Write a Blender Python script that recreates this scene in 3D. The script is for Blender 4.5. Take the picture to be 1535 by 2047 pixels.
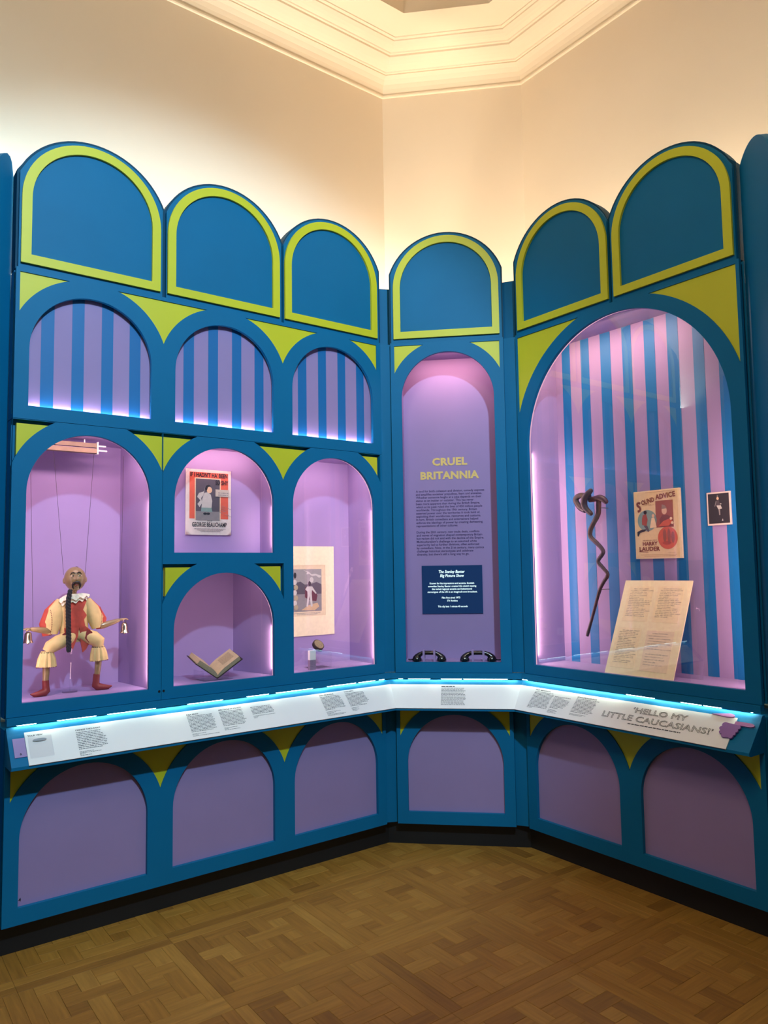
import bpy, bmesh, math, random
from mathutils import Vector, Matrix
from mathutils.geometry import tessellate_polygon
from math import radians, sin, cos, pi, sqrt, acos, atan2, degrees

for o in list(bpy.data.objects):
    bpy.data.objects.remove(o, do_unlink=True)
C = bpy.context.scene.collection
random.seed(7)

# ------------------------------------------------------------------ camera
EYE = 1.58
PITCH, ROLL = radians(4.363216), radians(-0.874439)
cp, sp, cr, sr = cos(PITCH), sin(PITCH), cos(ROLL), sin(ROLL)
fw = Vector((0, cp, sp)); up = Vector((0, -sp, cp)); rt = Vector((1, 0, 0))
r2 = rt*cr + up*sr; u2 = up*cr - rt*sr
cam = bpy.data.cameras.new('camera'); cam_ob = bpy.data.objects.new('camera', cam); C.objects.link(cam_ob)
cam.sensor_fit = 'HORIZONTAL'; cam.sensor_width = 36.0; cam.lens = 1492.685/1535*36
cam.clip_start = 0.05; cam.clip_end = 60
m = Matrix((( r2.x, u2.x, -fw.x, 0), (r2.y, u2.y, -fw.y, 0), (r2.z, u2.z, -fw.z, EYE), (0, 0, 0, 1)))
cam_ob.matrix_world = m
bpy.context.scene.camera = cam_ob

# ------------------------------------------------------------------ wall frames (u along the wall, o behind the panel face, z above the eye)
TH = [radians(37.12865), radians(-7.871347), radians(-52.871347)]
DI = [3.5, 4.361245, 3.208527]
WOFF = [0.39, 0.50, 0.44]                      # room wall behind the panel face
T22 = math.tan(radians(22.5))
def tvec(w): return Vector((cos(TH[w]), sin(TH[w]), 0))
def nvec(w): return Vector((-sin(TH[w]), cos(TH[w]), 0))
def W(w, u, o, z):
    return nvec(w)*(DI[w]+o) + tvec(w)*u + Vector((0, 0, z+EYE))

# ------------------------------------------------------------------ world, lights, exposure
sc = bpy.context.scene
world = bpy.data.worlds.new('world'); sc.world = world; world.use_nodes = True
world.node_tree.nodes['Background'].inputs[0].default_value = (0.9, 0.75, 0.6, 1)
world.node_tree.nodes['Background'].inputs[1].default_value = 0.02
sc.view_settings.view_transform = 'Standard'
sc.view_settings.look = 'None'
sc.view_settings.gamma = 1.0
sc.view_settings.use_curve_mapping = False
sc.view_settings.exposure = 0.30

def light(kind, name, loc, direction, energy, color, size=0.1, size_y=None, spot=None, blend=0.5, xdir=None):
    l = bpy.data.lights.new(name, kind); l.energy = energy; l.color = color
    ob = bpy.data.objects.new(name, l); C.objects.link(ob)
    z = -Vector(direction).normalized()
    x = Vector(xdir) if xdir is not None else (Vector((0, 0, 1)).cross(z) if abs(z.z) < .99 else Vector((1, 0, 0)))
    x = (x - z*x.dot(z)).normalized(); y = z.cross(x)
    ob.matrix_world = Matrix(((x.x, y.x, z.x, loc[0]), (x.y, y.y, z.y, loc[1]), (x.z, y.z, z.z, loc[2]), (0, 0, 0, 1)))
    if kind == 'AREA':
        l.shape = 'RECTANGLE'; l.size = size; l.size_y = size_y or size
    elif kind == 'SPOT':
        l.shadow_soft_size = size; l.spot_size = spot; l.spot_blend = blend
    else:
        l.shadow_soft_size = size
    return ob
WARM = (1.0, 0.78, 0.57); COOL = (0.50, 0.78, 1.0); PINK = (1.0, 0.55, 0.62)
# LED uplights lying behind the crests, washing the plaster
light('AREA', 'uplight_left', W(0, 1.85, .25, 1.38), Vector((0, 0, 1))+nvec(0)*.12, 25, WARM, 1.6, .10, xdir=tvec(0))
light('AREA', 'uplight_left_cool', W(0, .46, .22, 1.42), Vector((0, 0, 1))+nvec(0)*.15, 11, (.62, .88, 1.0), .5, .10, xdir=tvec(0))
light('AREA', 'uplight_middle', W(1, -.21, .30, 1.38), Vector((0, 0, 1))+nvec(1)*.12, 9, WARM, .75, .10, xdir=tvec(1))
light('AREA', 'uplight_right', W(2, -2.2, .26, 1.38), Vector((0, 0, 1))+nvec(2)*.12, 17, WARM, 1.3, .10, xdir=tvec(2))
# cool ceiling spotlight thrown on the left wall, a weaker warm one over the floor
SPOT = Vector((0.75, 0.25, EYE+3.05))
light('SPOT', 'ceiling_spot', SPOT, W(0, 1.65, 0, .55)-SPOT, 500, COOL, .07, radians(66), 1.0)
light('SPOT', 'floor_spot', (0.0, 0.9, EYE+3.05), Vector((0.25, 2.0, 0))-Vector((0.0, 0.9, EYE+3.05)), 85, (1.0, .78, .42), .25, radians(56), 1.0)
light('SPOT', 'right_wall_fill', (-.6, .3, EYE+3.05), W(2, -2.2, 0, 1.3)-Vector((-.6, .3, EYE+3.05)), 75, (1.0, .80, .58), .25, radians(60), 1.0)  # added fill lamp, no such fixture known, warms and brightens the right wall
# added fill lamp under the ceiling, no real fixture, softening the shadows
light('AREA', 'room_fill', (-.1, .2, EYE+3.15), (0, .25, -1), 30, (1.0, .86, .70), 1.6, 1.6)
# lamps mounted inside the cases, above the openings
def case_lamp(name, w, c, half, o, z, energy, color, tilt=.55):
    light('AREA', name, W(w, c, o, z), Vector((0, 0, -1))+nvec(w)*tilt, energy, color, half*2, .025, xdir=tvec(w))
def jamb_lamp(name, w, u, side, o, z0, z1, energy, color):
    light('AREA', name, W(w, u, o, (z0+z1)/2), tvec(w)*(-side)*.42+nvec(w)*.9, energy, color, z1-z0, .028, xdir=(0, 0, 1))
def lamps(name, w, c, hw, z0, z1, o, e_top, e_side, color, ctop=None, depth=.45):
    case_lamp(name+'_top', w, c, hw*.85, o, z1, e_top, ctop or color, depth)
    for s_ in (-1, 1):
        jamb_lamp(name+'_jamb', w, c+s_*(hw+.006), s_, .042, z0+.03, z1-hw-.02, e_side, color)
ROSE = (1.0, .64, .64)
lamps('lamp_puppet_case', 0, .98, .2727, -.547, .636, .055, 2.0, 1.5, ROSE, (1.0, .62, .66))
lamps('lamp_upper_case', 0, 1.6457, .2727, .0945, .636, .055, 1.1, .35, ROSE, (1.0, .58, .58), .8)
lamps('lamp_lower_case', 0, 1.6457, .2727, -.547, .002, .055, .45, .42, ROSE)
lamps('lamp_tall_case', 0, 2.3072, .2727, -.547, .638, .055, 1.7, 1.3, ROSE, (1.0, .66, .72))
case_lamp('lamp_niche', 1, -.2145, .20, .04, 1.284, 1.5, (1.0, .50, .48), .35)
case_lamp('lamp_striped_case', 2, -2.45, .40, .07, 1.300, 4.5, (1.0, .62, .48), .30)
jamb_lamp('lamp_striped_case_jamb', 2, -2.876, -1, .045, -.5, .65, 3.4, (1.0, .62, .54))
jamb_lamp('lamp_striped_case_jamb', 2, -1.672, 1, .045, -.5, .65, 3.6, (1.0, .62, .54))

# ------------------------------------------------------------------ materials
def srgb(r, g, b):
    f = lambda c: (c/255/12.92) if c/255 <= .04045 else ((c/255+.055)/1.055)**2.4
    return (f(r), f(g), f(b), 1)
def mat(name, col, rough=.5, metal=0, noise=0.04, scale=6, bump=0, spec=.5, emit=None, estr=0, coat=0):
    m = bpy.data.materials.new(name); m.use_nodes = True; nt = m.node_tree; b = nt.nodes['Principled BSDF']
    b.inputs['Roughness'].default_value = rough; b.inputs['Metallic'].default_value = metal
    b.inputs['Specular IOR Level'].default_value = spec; b.inputs['Coat Weight'].default_value = coat
    if emit:
        b.inputs['Emission Color'].default_value = emit; b.inputs['Emission Strength'].default_value = estr
    if noise:
        tc = nt.nodes.new('ShaderNodeTexCoord'); nz = nt.nodes.new('ShaderNodeTexNoise')
        nz.inputs['Scale'].default_value = scale; nz.inputs['Detail'].default_value = 5
        nt.links.new(tc.outputs['Object'], nz.inputs['Vector'])
        rp = nt.nodes.new('ShaderNodeValToRGB'); e = rp.color_ramp.elements
        e[0].position = .3; e[1].position = .7
        e[0].color = tuple(c*(1-noise) for c in col[:3])+(1,); e[1].color = tuple(min(1, c*(1+noise)) for c in col[:3])+(1,)
        nt.links.new(nz.outputs['Fac'], rp.inputs[0]); nt.links.new(rp.outputs[0], b.inputs['Base Color'])
        if bump:
            n2 = nt.nodes.new('ShaderNodeTexNoise'); n2.inputs['Scale'].default_value = scale*14
            nt.links.new(tc.outputs['Object'], n2.inputs['Vector'])
            bp = nt.nodes.new('ShaderNodeBump'); bp.inputs['Strength'].default_value = bump; bp.inputs['Distance'].default_value = .01
            nt.links.new(n2.outputs['Fac'], bp.inputs['Height']); nt.links.new(bp.outputs[0], b.inputs['Normal'])
    else:
        b.inputs['Base Color'].default_value = col
    return m
def emission(name, col, strength):
    m = bpy.data.materials.new(name); m.use_nodes = True; nt = m.node_tree; nt.nodes.clear()
    e = nt.nodes.new('ShaderNodeEmission'); o = nt.nodes.new('ShaderNodeOutputMaterial')
    e.inputs[0].default_value = col; e.inputs[1].default_value = strength; nt.links.new(e.outputs[0], o.inputs[0]); return m
def clear(name, ior=1.5, rough=.01, tint=(1, 1, 1, 1), gain=1.0):
    m = bpy.data.materials.new(name); m.use_nodes = True; nt = m.node_tree; nt.nodes.clear()
    o = nt.nodes.new('ShaderNodeOutputMaterial'); mx = nt.nodes.new('ShaderNodeMixShader')
    t = nt.nodes.new('ShaderNodeBsdfTransparent'); g = nt.nodes.new('ShaderNodeBsdfGlossy'); f = nt.nodes.new('ShaderNodeFresnel')
    mu = nt.nodes.new('ShaderNodeMath'); mu.operation = 'MULTIPLY'; mu.use_clamp = True; mu.inputs[1].default_value = gain
    t.inputs[0].default_value = tint; g.inputs['Roughness'].default_value = rough; 
    ge = nt.nodes.new('ShaderNodeNewGeometry'); mi = nt.nodes.new('ShaderNodeMix'); mi.data_type = 'FLOAT'   # same reflectance from both sides of a thin sheet
    mi.inputs[2].default_value = ior; mi.inputs[3].default_value = 1/ior
    nt.links.new(ge.outputs['Backfacing'], mi.inputs[0]); nt.links.new(mi.outputs[0], f.inputs['IOR'])
    nt.links.new(f.outputs[0], mu.inputs[0]); nt.links.new(mu.outputs[0], mx.inputs[0])
    nt.links.new(t.outputs[0], mx.inputs[1]); nt.links.new(g.outputs[0], mx.inputs[2]); nt.links.new(mx.outputs[0], o.inputs[0])
    return m
M_BLUE = mat('blue_paint', srgb(5, 110, 156), .55, noise=.03, scale=5, bump=.02, spec=.2)
M_NAVY = mat('navy_backboard', srgb(18, 72, 98), .6, noise=.03, spec=.15)  # darker blue, on the crest backboards only
M_YELL = mat('yellow_paint', srgb(208, 208, 38), .5, noise=.02)
M_LILAC = mat('lilac_paint', srgb(160, 139, 186), .6, noise=.02, spec=.25)
M_STRIPE = mat('stripe_blue_paint', srgb(0, 108, 172), .55, noise=.02)
M_PLASTER = mat('cream_plaster', srgb(240, 226, 205), .85, noise=.015, scale=2, bump=.03)
M_CEIL = mat('ceiling_plaster', srgb(244, 230, 206), .8, noise=.01, scale=3)
M_BLACK = mat('black_plinth', srgb(22, 24, 27), .5, noise=.1)
M_WHITE = mat('white_label_board', srgb(240, 240, 236), .45, noise=.01)
M_INK = mat('dark_ink', srgb(40, 44, 50), .7, noise=0)
M_GREYINK = mat('grey_ink', srgb(96, 100, 104), .7, noise=0)
M_PURPINK = mat('purple_ink', srgb(66, 48, 100), .7, noise=0)
M_TITLE = mat('pale_yellow_lettering', srgb(235, 205, 120), .6, noise=0)
M_GLASS = clear('case_glass', 1.5, .01, (1, 1, 1, 1), 1.0)
M_ACRYL = clear('clear_acrylic', 1.45, .03, (.97, .97, .98, 1), 1.0)
M_LEDC = emission('cyan_white_led', (.62, .97, 1.0, 1), 9)
M_LEDG = emission('cyan_wash_led', (.85, 1.0, .82, 1), 36)
M_LEDP = emission('pink_white_led', (1.0, .55, .75, 1), .7)
M_LEDS = emission('pinkish_strip_led', (1.0, .80, .92, 1), 75)

def wood_mat(name, island):
    m = bpy.data.materials.new(name); m.use_nodes = True; nt = m.node_tree; b = nt.nodes['Principled BSDF']
    tc = nt.nodes.new('ShaderNodeTexCoord'); mp = nt.nodes.new('ShaderNodeMapping'); mp.inputs['Scale'].default_value = (2.5, 34, 8)
    if island:
        g = nt.nodes.new('ShaderNodeNewGeometry'); rnd = g.outputs['Random Per Island']
        mp.inputs['Rotation'].default_value = (0, 0, -radians(36.4))
    else:
        g = nt.nodes.new('ShaderNodeObjectInfo'); rnd = g.outputs['Random']
    nz = nt.nodes.new('ShaderNodeTexNoise'); nz.noise_dimensions = '4D'; nz.inputs['Scale'].default_value = 2.2; nz.inputs['Detail'].default_value = 6
    mu = nt.nodes.new('ShaderNodeMath'); mu.operation = 'MULTIPLY'; mu.inputs[1].default_value = 57
    nt.links.new(tc.outputs['Object'], mp.inputs[0]); nt.links.new(mp.outputs[0], nz.inputs['Vector'])
    nt.links.new(rnd, mu.inputs[0]); nt.links.new(mu.outputs[0], nz.inputs['W'])
    r1 = nt.nodes.new('ShaderNodeValToRGB'); e = r1.color_ramp.elements
    e[0].position = 0; e[0].color = srgb(136, 96, 36); e[1].position = 1; e[1].color = srgb(168, 126, 54)
    x = r1.color_ramp.elements.new(.16); x.color = srgb(152, 109, 42)
    x = r1.color_ramp.elements.new(.7); x.color = srgb(160, 117, 47)
    nt.links.new(rnd, r1.inputs[0])
    r3 = nt.nodes.new('ShaderNodeValToRGB'); e = r3.color_ramp.elements
    e[0].position = .3; e[0].color = (.78, .76, .73, 1); e[1].position = .68; e[1].color = (1.12, 1.1, 1.06, 1)
    nt.links.new(nz.outputs['Fac'], r3.inputs[0])
    mx = nt.nodes.new('ShaderNodeMix'); mx.data_type = 'RGBA'; mx.blend_type = 'MULTIPLY'; mx.inputs[0].default_value = 1
    nt.links.new(r1.outputs[0], mx.inputs[6]); nt.links.new(r3.outputs[0], mx.inputs[7]); nt.links.new(mx.outputs[2], b.inputs['Base Color'])
    b.inputs['Roughness'].default_value = .55; b.inputs['Specular IOR Level'].default_value = .35
    return m
M_WOOD = wood_mat('oak_parquet', False); M_WOODS = wood_mat('oak_parquet_joined', True)
M_UNDER = mat('floor_underlay', srgb(58, 38, 18), .8, noise=.1)

# ------------------------------------------------------------------ mesh helpers
class Plane:
    """a flat working plane: O + X*x + Y*y + N*h"""
    def __init__(s, O, X, Y, N=None):
        s.O, s.X, s.Y = Vector(O), Vector(X).normalized(), Vector(Y).normalized()
        s.N = Vector(N).normalized() if N is not None else s.X.cross(s.Y)
    def p(s, x, y, h=0): return s.O + s.X*x + s.Y*y + s.N*h
WALLP = Plane((0, 0, 0), (1, 0, 0), (0, 0, 1), (0, -1, 0))      # inside a wall frame: x=u, y=z, h=-o
def wallp(o): return Plane((0, o, 0), (1, 0, 0), (0, 0, 1), (0, -1, 0))

class M:
    def __init__(s): s.v = []; s.f = []
    def add(s, vs, fs):
        b = len(s.v); s.v += [Vector(x) for x in vs]; s.f += [tuple(i+b for i in f) for f in fs]; return s
    def prism(s, loops, h0, h1, pl=WALLP):
        """extrude a polygon with holes between heights h0 and h1 of the plane"""
        flat = [Vector((x, y, 0)) for lp in loops for x, y in lp]
        tris = tessellate_polygon([[Vector((x, y, 0)) for x, y in lp] for lp in loops])
        n = len(flat)
        vs = [pl.p(q.x, q.y, h0) for q in flat] + [pl.p(q.x, q.y, h1) for q in flat]
        fs = [t for t in tris] + [tuple(i+n for i in reversed(t)) for t in tris]
        k = 0
        for lp in loops:
            c = len(lp)
            for i in range(c):
                a, b = k+i, k+(i+1) % c
                fs.append((a, b, b+n, a+n))
            k += c
        return s.add(vs, fs)
    def poly(s, lp, h=0, pl=WALLP):
        tris = tessellate_polygon([[Vector((x, y, 0)) for x, y in lp]])
        return s.add([pl.p(x, y, h) for x, y in lp], list(tris))
    def box(s, u0, u1, o0, o1, z0, z1):
        vs = [(u, o, z) for z in (z0, z1) for o in (o0, o1) for u in (u0, u1)]
        return s.add(vs, [(0, 1, 3, 2), (4, 6, 7, 5), (0, 4, 5, 1), (2, 3, 7, 6), (0, 2, 6, 4), (1, 5, 7, 3)])
    def pbox(s, pl, x0, x1, y0, y1, h0, h1):
        return s.prism([[(x0, y0), (x1, y0), (x1, y1), (x0, y1)]], h0, h1, pl)
    def tube(s, path, radii, seg=10, flat=(1, 1), ref=(0, 0, 1), cap=True, wave=None):
        path = [Vector(p) for p in path]; n = len(path)
        if not isinstance(radii, (list, tuple)): radii = [radii]*n
        b = []; prev = None
        for i in range(n):
            t = (path[min(i+1, n-1)]-path[max(i-1, 0)]).normalized()
            if prev is None:
                r = Vector(ref)
                if abs(r.dot(t)) > .95: r = Vector((1, 0, 0))
                x = (r-t*r.dot(t)).normalized()
            else:
                x = (prev-t*prev.dot(t)).normalized()
            y = t.cross(x); prev = x
            for k in range(seg):
                a = 2*pi*k/seg; rr = radii[i]*(wave(i, a) if wave else 1)
                b.append(path[i]+x*cos(a)*rr*flat[0]+y*sin(a)*rr*flat[1])
        fs = [(i*seg+k, i*seg+(k+1) % seg, (i+1)*seg+(k+1) % seg, (i+1)*seg+k) for i in range(n-1) for k in range(seg)]
        if cap: fs += [tuple(range(seg-1, -1, -1)), tuple((n-1)*seg+k for k in range(seg))]
        return s.add(b, fs)
    def ball(s, c, r, seg=16, rings=10, rot=None, bump=None):
        c = Vector(c); r = Vector(r if isinstance(r, (tuple, list, Vector)) else (r, r, r)); vs = []
        for i in range(rings+1):
            t = pi*i/rings
            for k in range(seg):
                a = 2*pi*k/seg; d = Vector((sin(t)*cos(a), sin(t)*sin(a), cos(t)))
                q = Vector((d.x*r.x, d.y*r.y, d.z*r.z))*(bump(d) if bump else 1)
                if rot: q = rot @ q
                vs.append(c+q)
        fs = [(i*seg+k, (i+1)*seg+k, (i+1)*seg+(k+1) % seg, i*seg+(k+1) % seg) for i in range(rings) for k in range(seg)]
        return s.add(vs, fs)
    def lathe(s, c, prof, axis=(0, 0, 1), seg=20):
        ax = Vector(axis).normalized(); x = ax.orthogonal().normalized(); y = ax.cross(x); c = Vector(c)
        vs = [c+ax*h+(x*cos(2*pi*k/seg)+y*sin(2*pi*k/seg))*r for r, h in prof for k in range(seg)]
        fs = [(i*seg+k, i*seg+(k+1) % seg, (i+1)*seg+(k+1) % seg, (i+1)*seg+k) for i in range(len(prof)-1) for k in range(seg)]
        fs += [tuple(range(seg-1, -1, -1)), tuple((len(prof)-1)*seg+k for k in range(seg))]
        return s.add(vs, fs)
    def loft(s, prof, uf0, uf1):
        """a wall member with cross section prof [(o,z)] between end functions u(o)"""
        n = len(prof)
        vs = [(uf0(o), o, z) for o, z in prof] + [(uf1(o), o, z) for o, z in prof]
        tris = tessellate_polygon([[Vector((o, z, 0)) for o, z in prof]])
        fs = [tuple(t) for t in tris] + [tuple(i+n for i in reversed(t)) for t in tris]
        fs += [(i, (i+1) % n, (i+1) % n+n, i+n) for i in range(n)]
        return s.add(vs, fs)

def build_mesh(name, mb, org, material, smooth=False):
    me = bpy.data.meshes.new(name)
    o = Vector(org)
    me.from_pydata([v-o for v in mb.v], [], mb.f)
    bm = bmesh.new(); bm.from_mesh(me)
    bmesh.ops.remove_doubles(bm, verts=bm.verts, dist=1e-6)
    bmesh.ops.recalc_face_normals(bm, faces=bm.faces)
    bm.to_mesh(me); bm.free()
    if material: me.materials.append(material)
    if smooth:
        me.shade_smooth(); me.set_sharp_from_angle(angle=radians(45))
    return me

class Thing:
    """a top-level Empty at the thing's base in a wall frame (w) or in world space (w=None)"""
    def __init__(s, name, label, cat, w, u, o, z, group=None):
        s.w = w; s.org = (u, o, z)
        s.root = bpy.data.objects.new(name, None); C.objects.link(s.root)
        s.root.empty_display_size = .05
        place(s.root, w, s.org)
        s.root['label'] = label; s.root['category'] = cat
        if group: s.root['group'] = group
    def part(s, name, mb, material, parent=None, label=None, smooth=False, stuff=False):
        ob = bpy.data.objects.new(name, build_mesh(name, mb, s.org, material, smooth)); C.objects.link(ob)
        ob.parent = parent or s.root
        if label: ob['label'] = label
        if stuff: ob['kind'] = 'stuff'
        return ob
def place(ob, w, org):
    if w is None:
        ob.location = org
    else:
        ob.location = W(w, *org); ob.rotation_euler = (0, 0, TH[w])
def solid(name, mb, material, label, cat, w, org, group=None, smooth=False):
    ob = bpy.data.objects.new(name, build_mesh(name, mb, org, material, smooth)); C.objects.link(ob)
    place(ob, w, org); ob['label'] = label; ob['category'] = cat
    if group: ob['group'] = group
    return ob
def struct(name, mb, material, parent=None, smooth=False, label=None):
    ob = bpy.data.objects.new(name, build_mesh(name, mb, (0, 0, 0), material, smooth)); C.objects.link(ob)
    if parent: ob.parent = parent
    else: ob['kind'] = 'structure'
    if label: ob['label'] = label
    return ob

_tc = {}
def text_geo(s, bold=0, shear=0, outline=0, spacing=1.0, res=2):
    key = (s, bold, shear, outline, spacing)
    if key in _tc: return _tc[key]
    cu = bpy.data.curves.new('t', 'FONT'); cu.body = s; cu.offset = bold; cu.shear = shear; cu.resolution_u = res; cu.space_character = spacing
    if outline:
        cu.fill_mode = 'NONE'; cu.bevel_depth = outline; cu.bevel_resolution = 0
    ob = bpy.data.objects.new('t', cu); C.objects.link(ob)
    dg = bpy.context.evaluated_depsgraph_get(); dg.update()
    me = ob.evaluated_get(dg).to_mesh()
    vs = [Vector(v.co) for v in me.vertices]; fs = [tuple(p.vertices) for p in me.polygons]
    ob.evaluated_get(dg).to_mesh_clear()
    bpy.data.objects.remove(ob); bpy.data.curves.remove(cu)
    x0 = min((v.x for v in vs), default=0); x1 = max((v.x for v in vs), default=1)
    _tc[key] = (vs, fs, x0, x1); return _tc[key]
def text(mb, s, pl, x, y, size=None, width=None, align='L', h=.0006, yscale=1, **k):
    """lettering lying on plane pl with its left (or centre) at x and its baseline at y"""
    vs, fs, x0, x1 = text_geo(s, **k)
    if not vs: return
    sc_ = width/(x1-x0) if width else size
    ys = size if (size and width) else sc_*yscale
    off = x - (x0*sc_ if align == 'L' else (x0+x1)/2*sc_)
    mb.add([pl.p(off+v.x*sc_, y+v.y*ys, h+v.z*sc_) for v in vs], fs)
def greek(mb, pl, x0, x1, y, hgt, h=.0006, rnd=random):
    """a line of print too small to read: a run of word-length strokes"""
    x = x0
    while x < x1-hgt:
        w = min(hgt*rnd.uniform(1.4, 6.0), x1-x)
        mb.poly([(x, y), (x+w, y), (x+w, y+hgt), (x, y+hgt)], h, pl)
        x += w+hgt*.7
def scribble(mb, pl, x0, x1, y, amp, h=.0006, rnd=random):
    """a line of small joined handwriting"""
    x = x0
    while x < x1:
        L = rnd.uniform(3, 8)*amp; n = max(3, int(L/(amp*.55))); pts = []
        for i in range(n+1):
            pts.append((x+L*i/n, y+(amp*rnd.uniform(.4, 1.0) if i % 2 else amp*rnd.uniform(-.15, .2))))
        t = amp*.16
        for (ax, ay), (bx, by) in zip(pts, pts[1:]):
            mb.poly([(ax-t, ay-t), (ax+t, ay-t), (bx+t, by+t), (bx-t, by+t)], h, pl)
        x += L+amp*1.1
def circle(cx, cy, rx, ry=None, n=28, a0=0, a1=2*pi):
    ry = ry or rx
    full = abs(a1-a0-2*pi) < 1e-6
    return [(cx+rx*cos(a0+(a1-a0)*i/(n if full else n-1)), cy+ry*sin(a0+(a1-a0)*i/(n if full else n-1))) for i in range(n)]

# ------------------------------------------------------------------ arches
def rect(x0, x1, y0, y1): return [(x0, y0), (x1, y0), (x1, y1), (x0, y1)]
def arch(c, hw, spring, bot, rise=None, n=36):
    """closed outline of an arched opening, counter-clockwise from bottom left"""
    rise = rise or hw
    return [(c-hw, bot), (c+hw, bot)] + [(c+hw*cos(pi*i/n), spring+rise*sin(pi*i/n)) for i in range(n+1)]
def arc_pts(c, spring, rx, ry, x_from, x_to, n=16):
    a0 = acos(max(-1, min(1, (x_from-c)/rx))); a1 = acos(max(-1, min(1, (x_to-c)/rx)))
    return [(c+rx*cos(a0+(a1-a0)*i/n), spring+ry*sin(a0+(a1-a0)*i/n)) for i in range(n+1)]
def top_x(c, spring, rx, ry, ztop, side):
    return c+side*rx*sqrt(max(0, 1-((ztop-spring)/ry)**2))
def span_mid(c1, c2, spring, r, ztop):
    mid = (c1+c2)/2
    a = arc_pts(c1, spring, r, r, top_x(c1, spring, r, r, ztop, 1), mid)
    b = arc_pts(c2, spring, r, r, mid, top_x(c2, spring, r, r, ztop, -1))
    return a+b[1:]
def span_end(c, side, spring, rx, ry, ztop, ued):
    a = arc_pts(c, spring, rx, ry, top_x(c, spring, rx, ry, ztop, side), ued)
    return a+[(ued, ztop)]
def arch_union(cs, hw, R, zc, zbot, n=26):
    a = acos(hw/R); pts = [(cs[0]-hw, zbot)]
    for c in cs:
        seg = [(c+R*cos(pi-a-(pi-2*a)*i/n), zc+R*sin(pi-a-(pi-2*a)*i/n)) for i in range(n+1)]
        pts += seg if c == cs[0] else seg[1:]
    return pts+[(cs[-1]+hw, zbot)]

BAY = [[.9807, 1.6457, 2.3072], [-.2145], [-2.6080, -1.9440]]
EDGE = [(.6487, 2.639), (-.5495, .1190), (-2.9405, -1.6065)]
CORN_L = 2.667732, -.588502         # where the left and middle panel planes meet, in each wall's u
CORN_R = .176297, -2.959205
UEND = [(lambda o: .6487, lambda o: CORN_L[0]+o*T22), (lambda o: CORN_L[1]-o*T22, lambda o: CORN_R[0]+o*T22), (lambda o: CORN_R[1]-o*T22, lambda o: -1.6065)]
SIDE = ['left', 'middle', 'right']
HW = .2727

# ------------------------------------------------------------------ room shell
def meet(w1, o1, w2, o2):
    n1, n2 = nvec(w1), nvec(w2); d1, d2 = DI[w1]+o1, DI[w2]+o2
    det = n1.x*n2.y-n1.y*n2.x
    return Vector(((d1*n2.y-n1.y*d2)/det, (n1.x*d2-d1*n2.x)/det, 0))
P1 = meet(0, WOFF[0], 1, WOFF[1]); P2 = meet(1, WOFF[1], 2, WOFF[2])
P0 = nvec(0)*(DI[0]+WOFF[0])+tvec(0)*.40
P3 = nvec(2)*(DI[2]+WOFF[2])+tvec(2)*(-1.38)
dn = Vector((-.1370, -.9906, 0))
P7 = P0+dn*5.2; P4 = P3+dn*5.0
OCT = [P0, P1, P2, P3, P4, P7]
ZC = 3.237                                                      # cornice foot above the eye
ZTOP = ZC+.33
def wall_slab(a, b, th=.12):
    mb = M(); d = (b-a).normalized(); n = Vector((-d.y, d.x, 0))   # outward normal (walls run clockwise seen from above)
    q = [a-d*.0, b+d*.0, b+n*th+d*.05, a+n*th-d*.05]
    vs = [Vector((p.x, p.y, z)) for z in (0, ZTOP+EYE) for p in q]
    return mb.add(vs, [(0, 1, 2, 3), (4, 7, 6, 5), (0, 4, 5, 1), (1, 5, 6, 2), (2, 6, 7, 3), (3, 7, 4, 0)])
for nm, a, b in (('wall_left', P0, P1), ('wall_middle', P1, P2), ('wall_right', P2, P3), ('wall_front_right', P3, P4), ('wall_rear', P4, P7), ('wall_front_left', P7, P0)):
    struct(nm, wall_slab(a, b), M_PLASTER)
def inset_ring(d):
    n = len(OCT); out = []
    for i in range(n):
        a, b, c = OCT[i-1], OCT[i], OCT[(i+1) % n]
        d1 = (b-a).normalized(); d2 = (c-b).normalized()
        n1 = Vector((d1.y, -d1.x, 0)); n2 = Vector((d2.y, -d2.x, 0))     # inward
        k = d/(1+n1.dot(n2)); out.append(b+(n1+n2)*k)
    return out
prof = [(-.01, -.016), (.010, -.016), (.014, -.010), (.014, .0), (.008, .004), (.012, .012), (.020, .034), (.034, .058), (.056, .079), (.080, .094),
        (.080, .102), (.092, .102), (.096, .108), (.118, .112), (.146, .119), (.172, .128), (.196, .138), (.198, .150), (.212, .150), (.216, .156), (.246, .158),
        (.270, .163), (.294, .172), (.296, .180), (.316, .180), (.318, .186)]
mb = M(); rings = [[Vector((p.x, p.y, ZC+z+EYE)) for p in inset_ring(d)] for d, z in prof]
n = len(OCT)
mb.add([p for r in rings for p in r], [(i*n+k, (i+1)*n+k, (i+1)*n+(k+1) % n, i*n+(k+1) % n) for i in range(len(rings)-1) for k in range(n)])
struct('trim_1', mb, M_CEIL)                                     # the moulded plaster cornice
mb = M(); r = [[Vector((p.x, p.y, z+EYE)) for p in inset_ring(d)] for d, z in ((.312, ZC+.186), (.506, ZC+.19), (.506, ZC+.315), (.9, ZC+.315))]
mb.add([p for q in r for p in q], [(i*n+k, (i+1)*n+k, (i+1)*n+(k+1) % n, i*n+(k+1) % n) for i in range(3) for k in range(n)])
b = len(mb.v); mb.f.append(tuple(range(b-n, b)))
r2_ = [Vector((p.x, p.y, ZTOP+EYE+.02)) for p in inset_ring(-.15)]
mb.add(r2_, [tuple(range(n))])
struct('ceiling', mb, M_CEIL)

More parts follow.
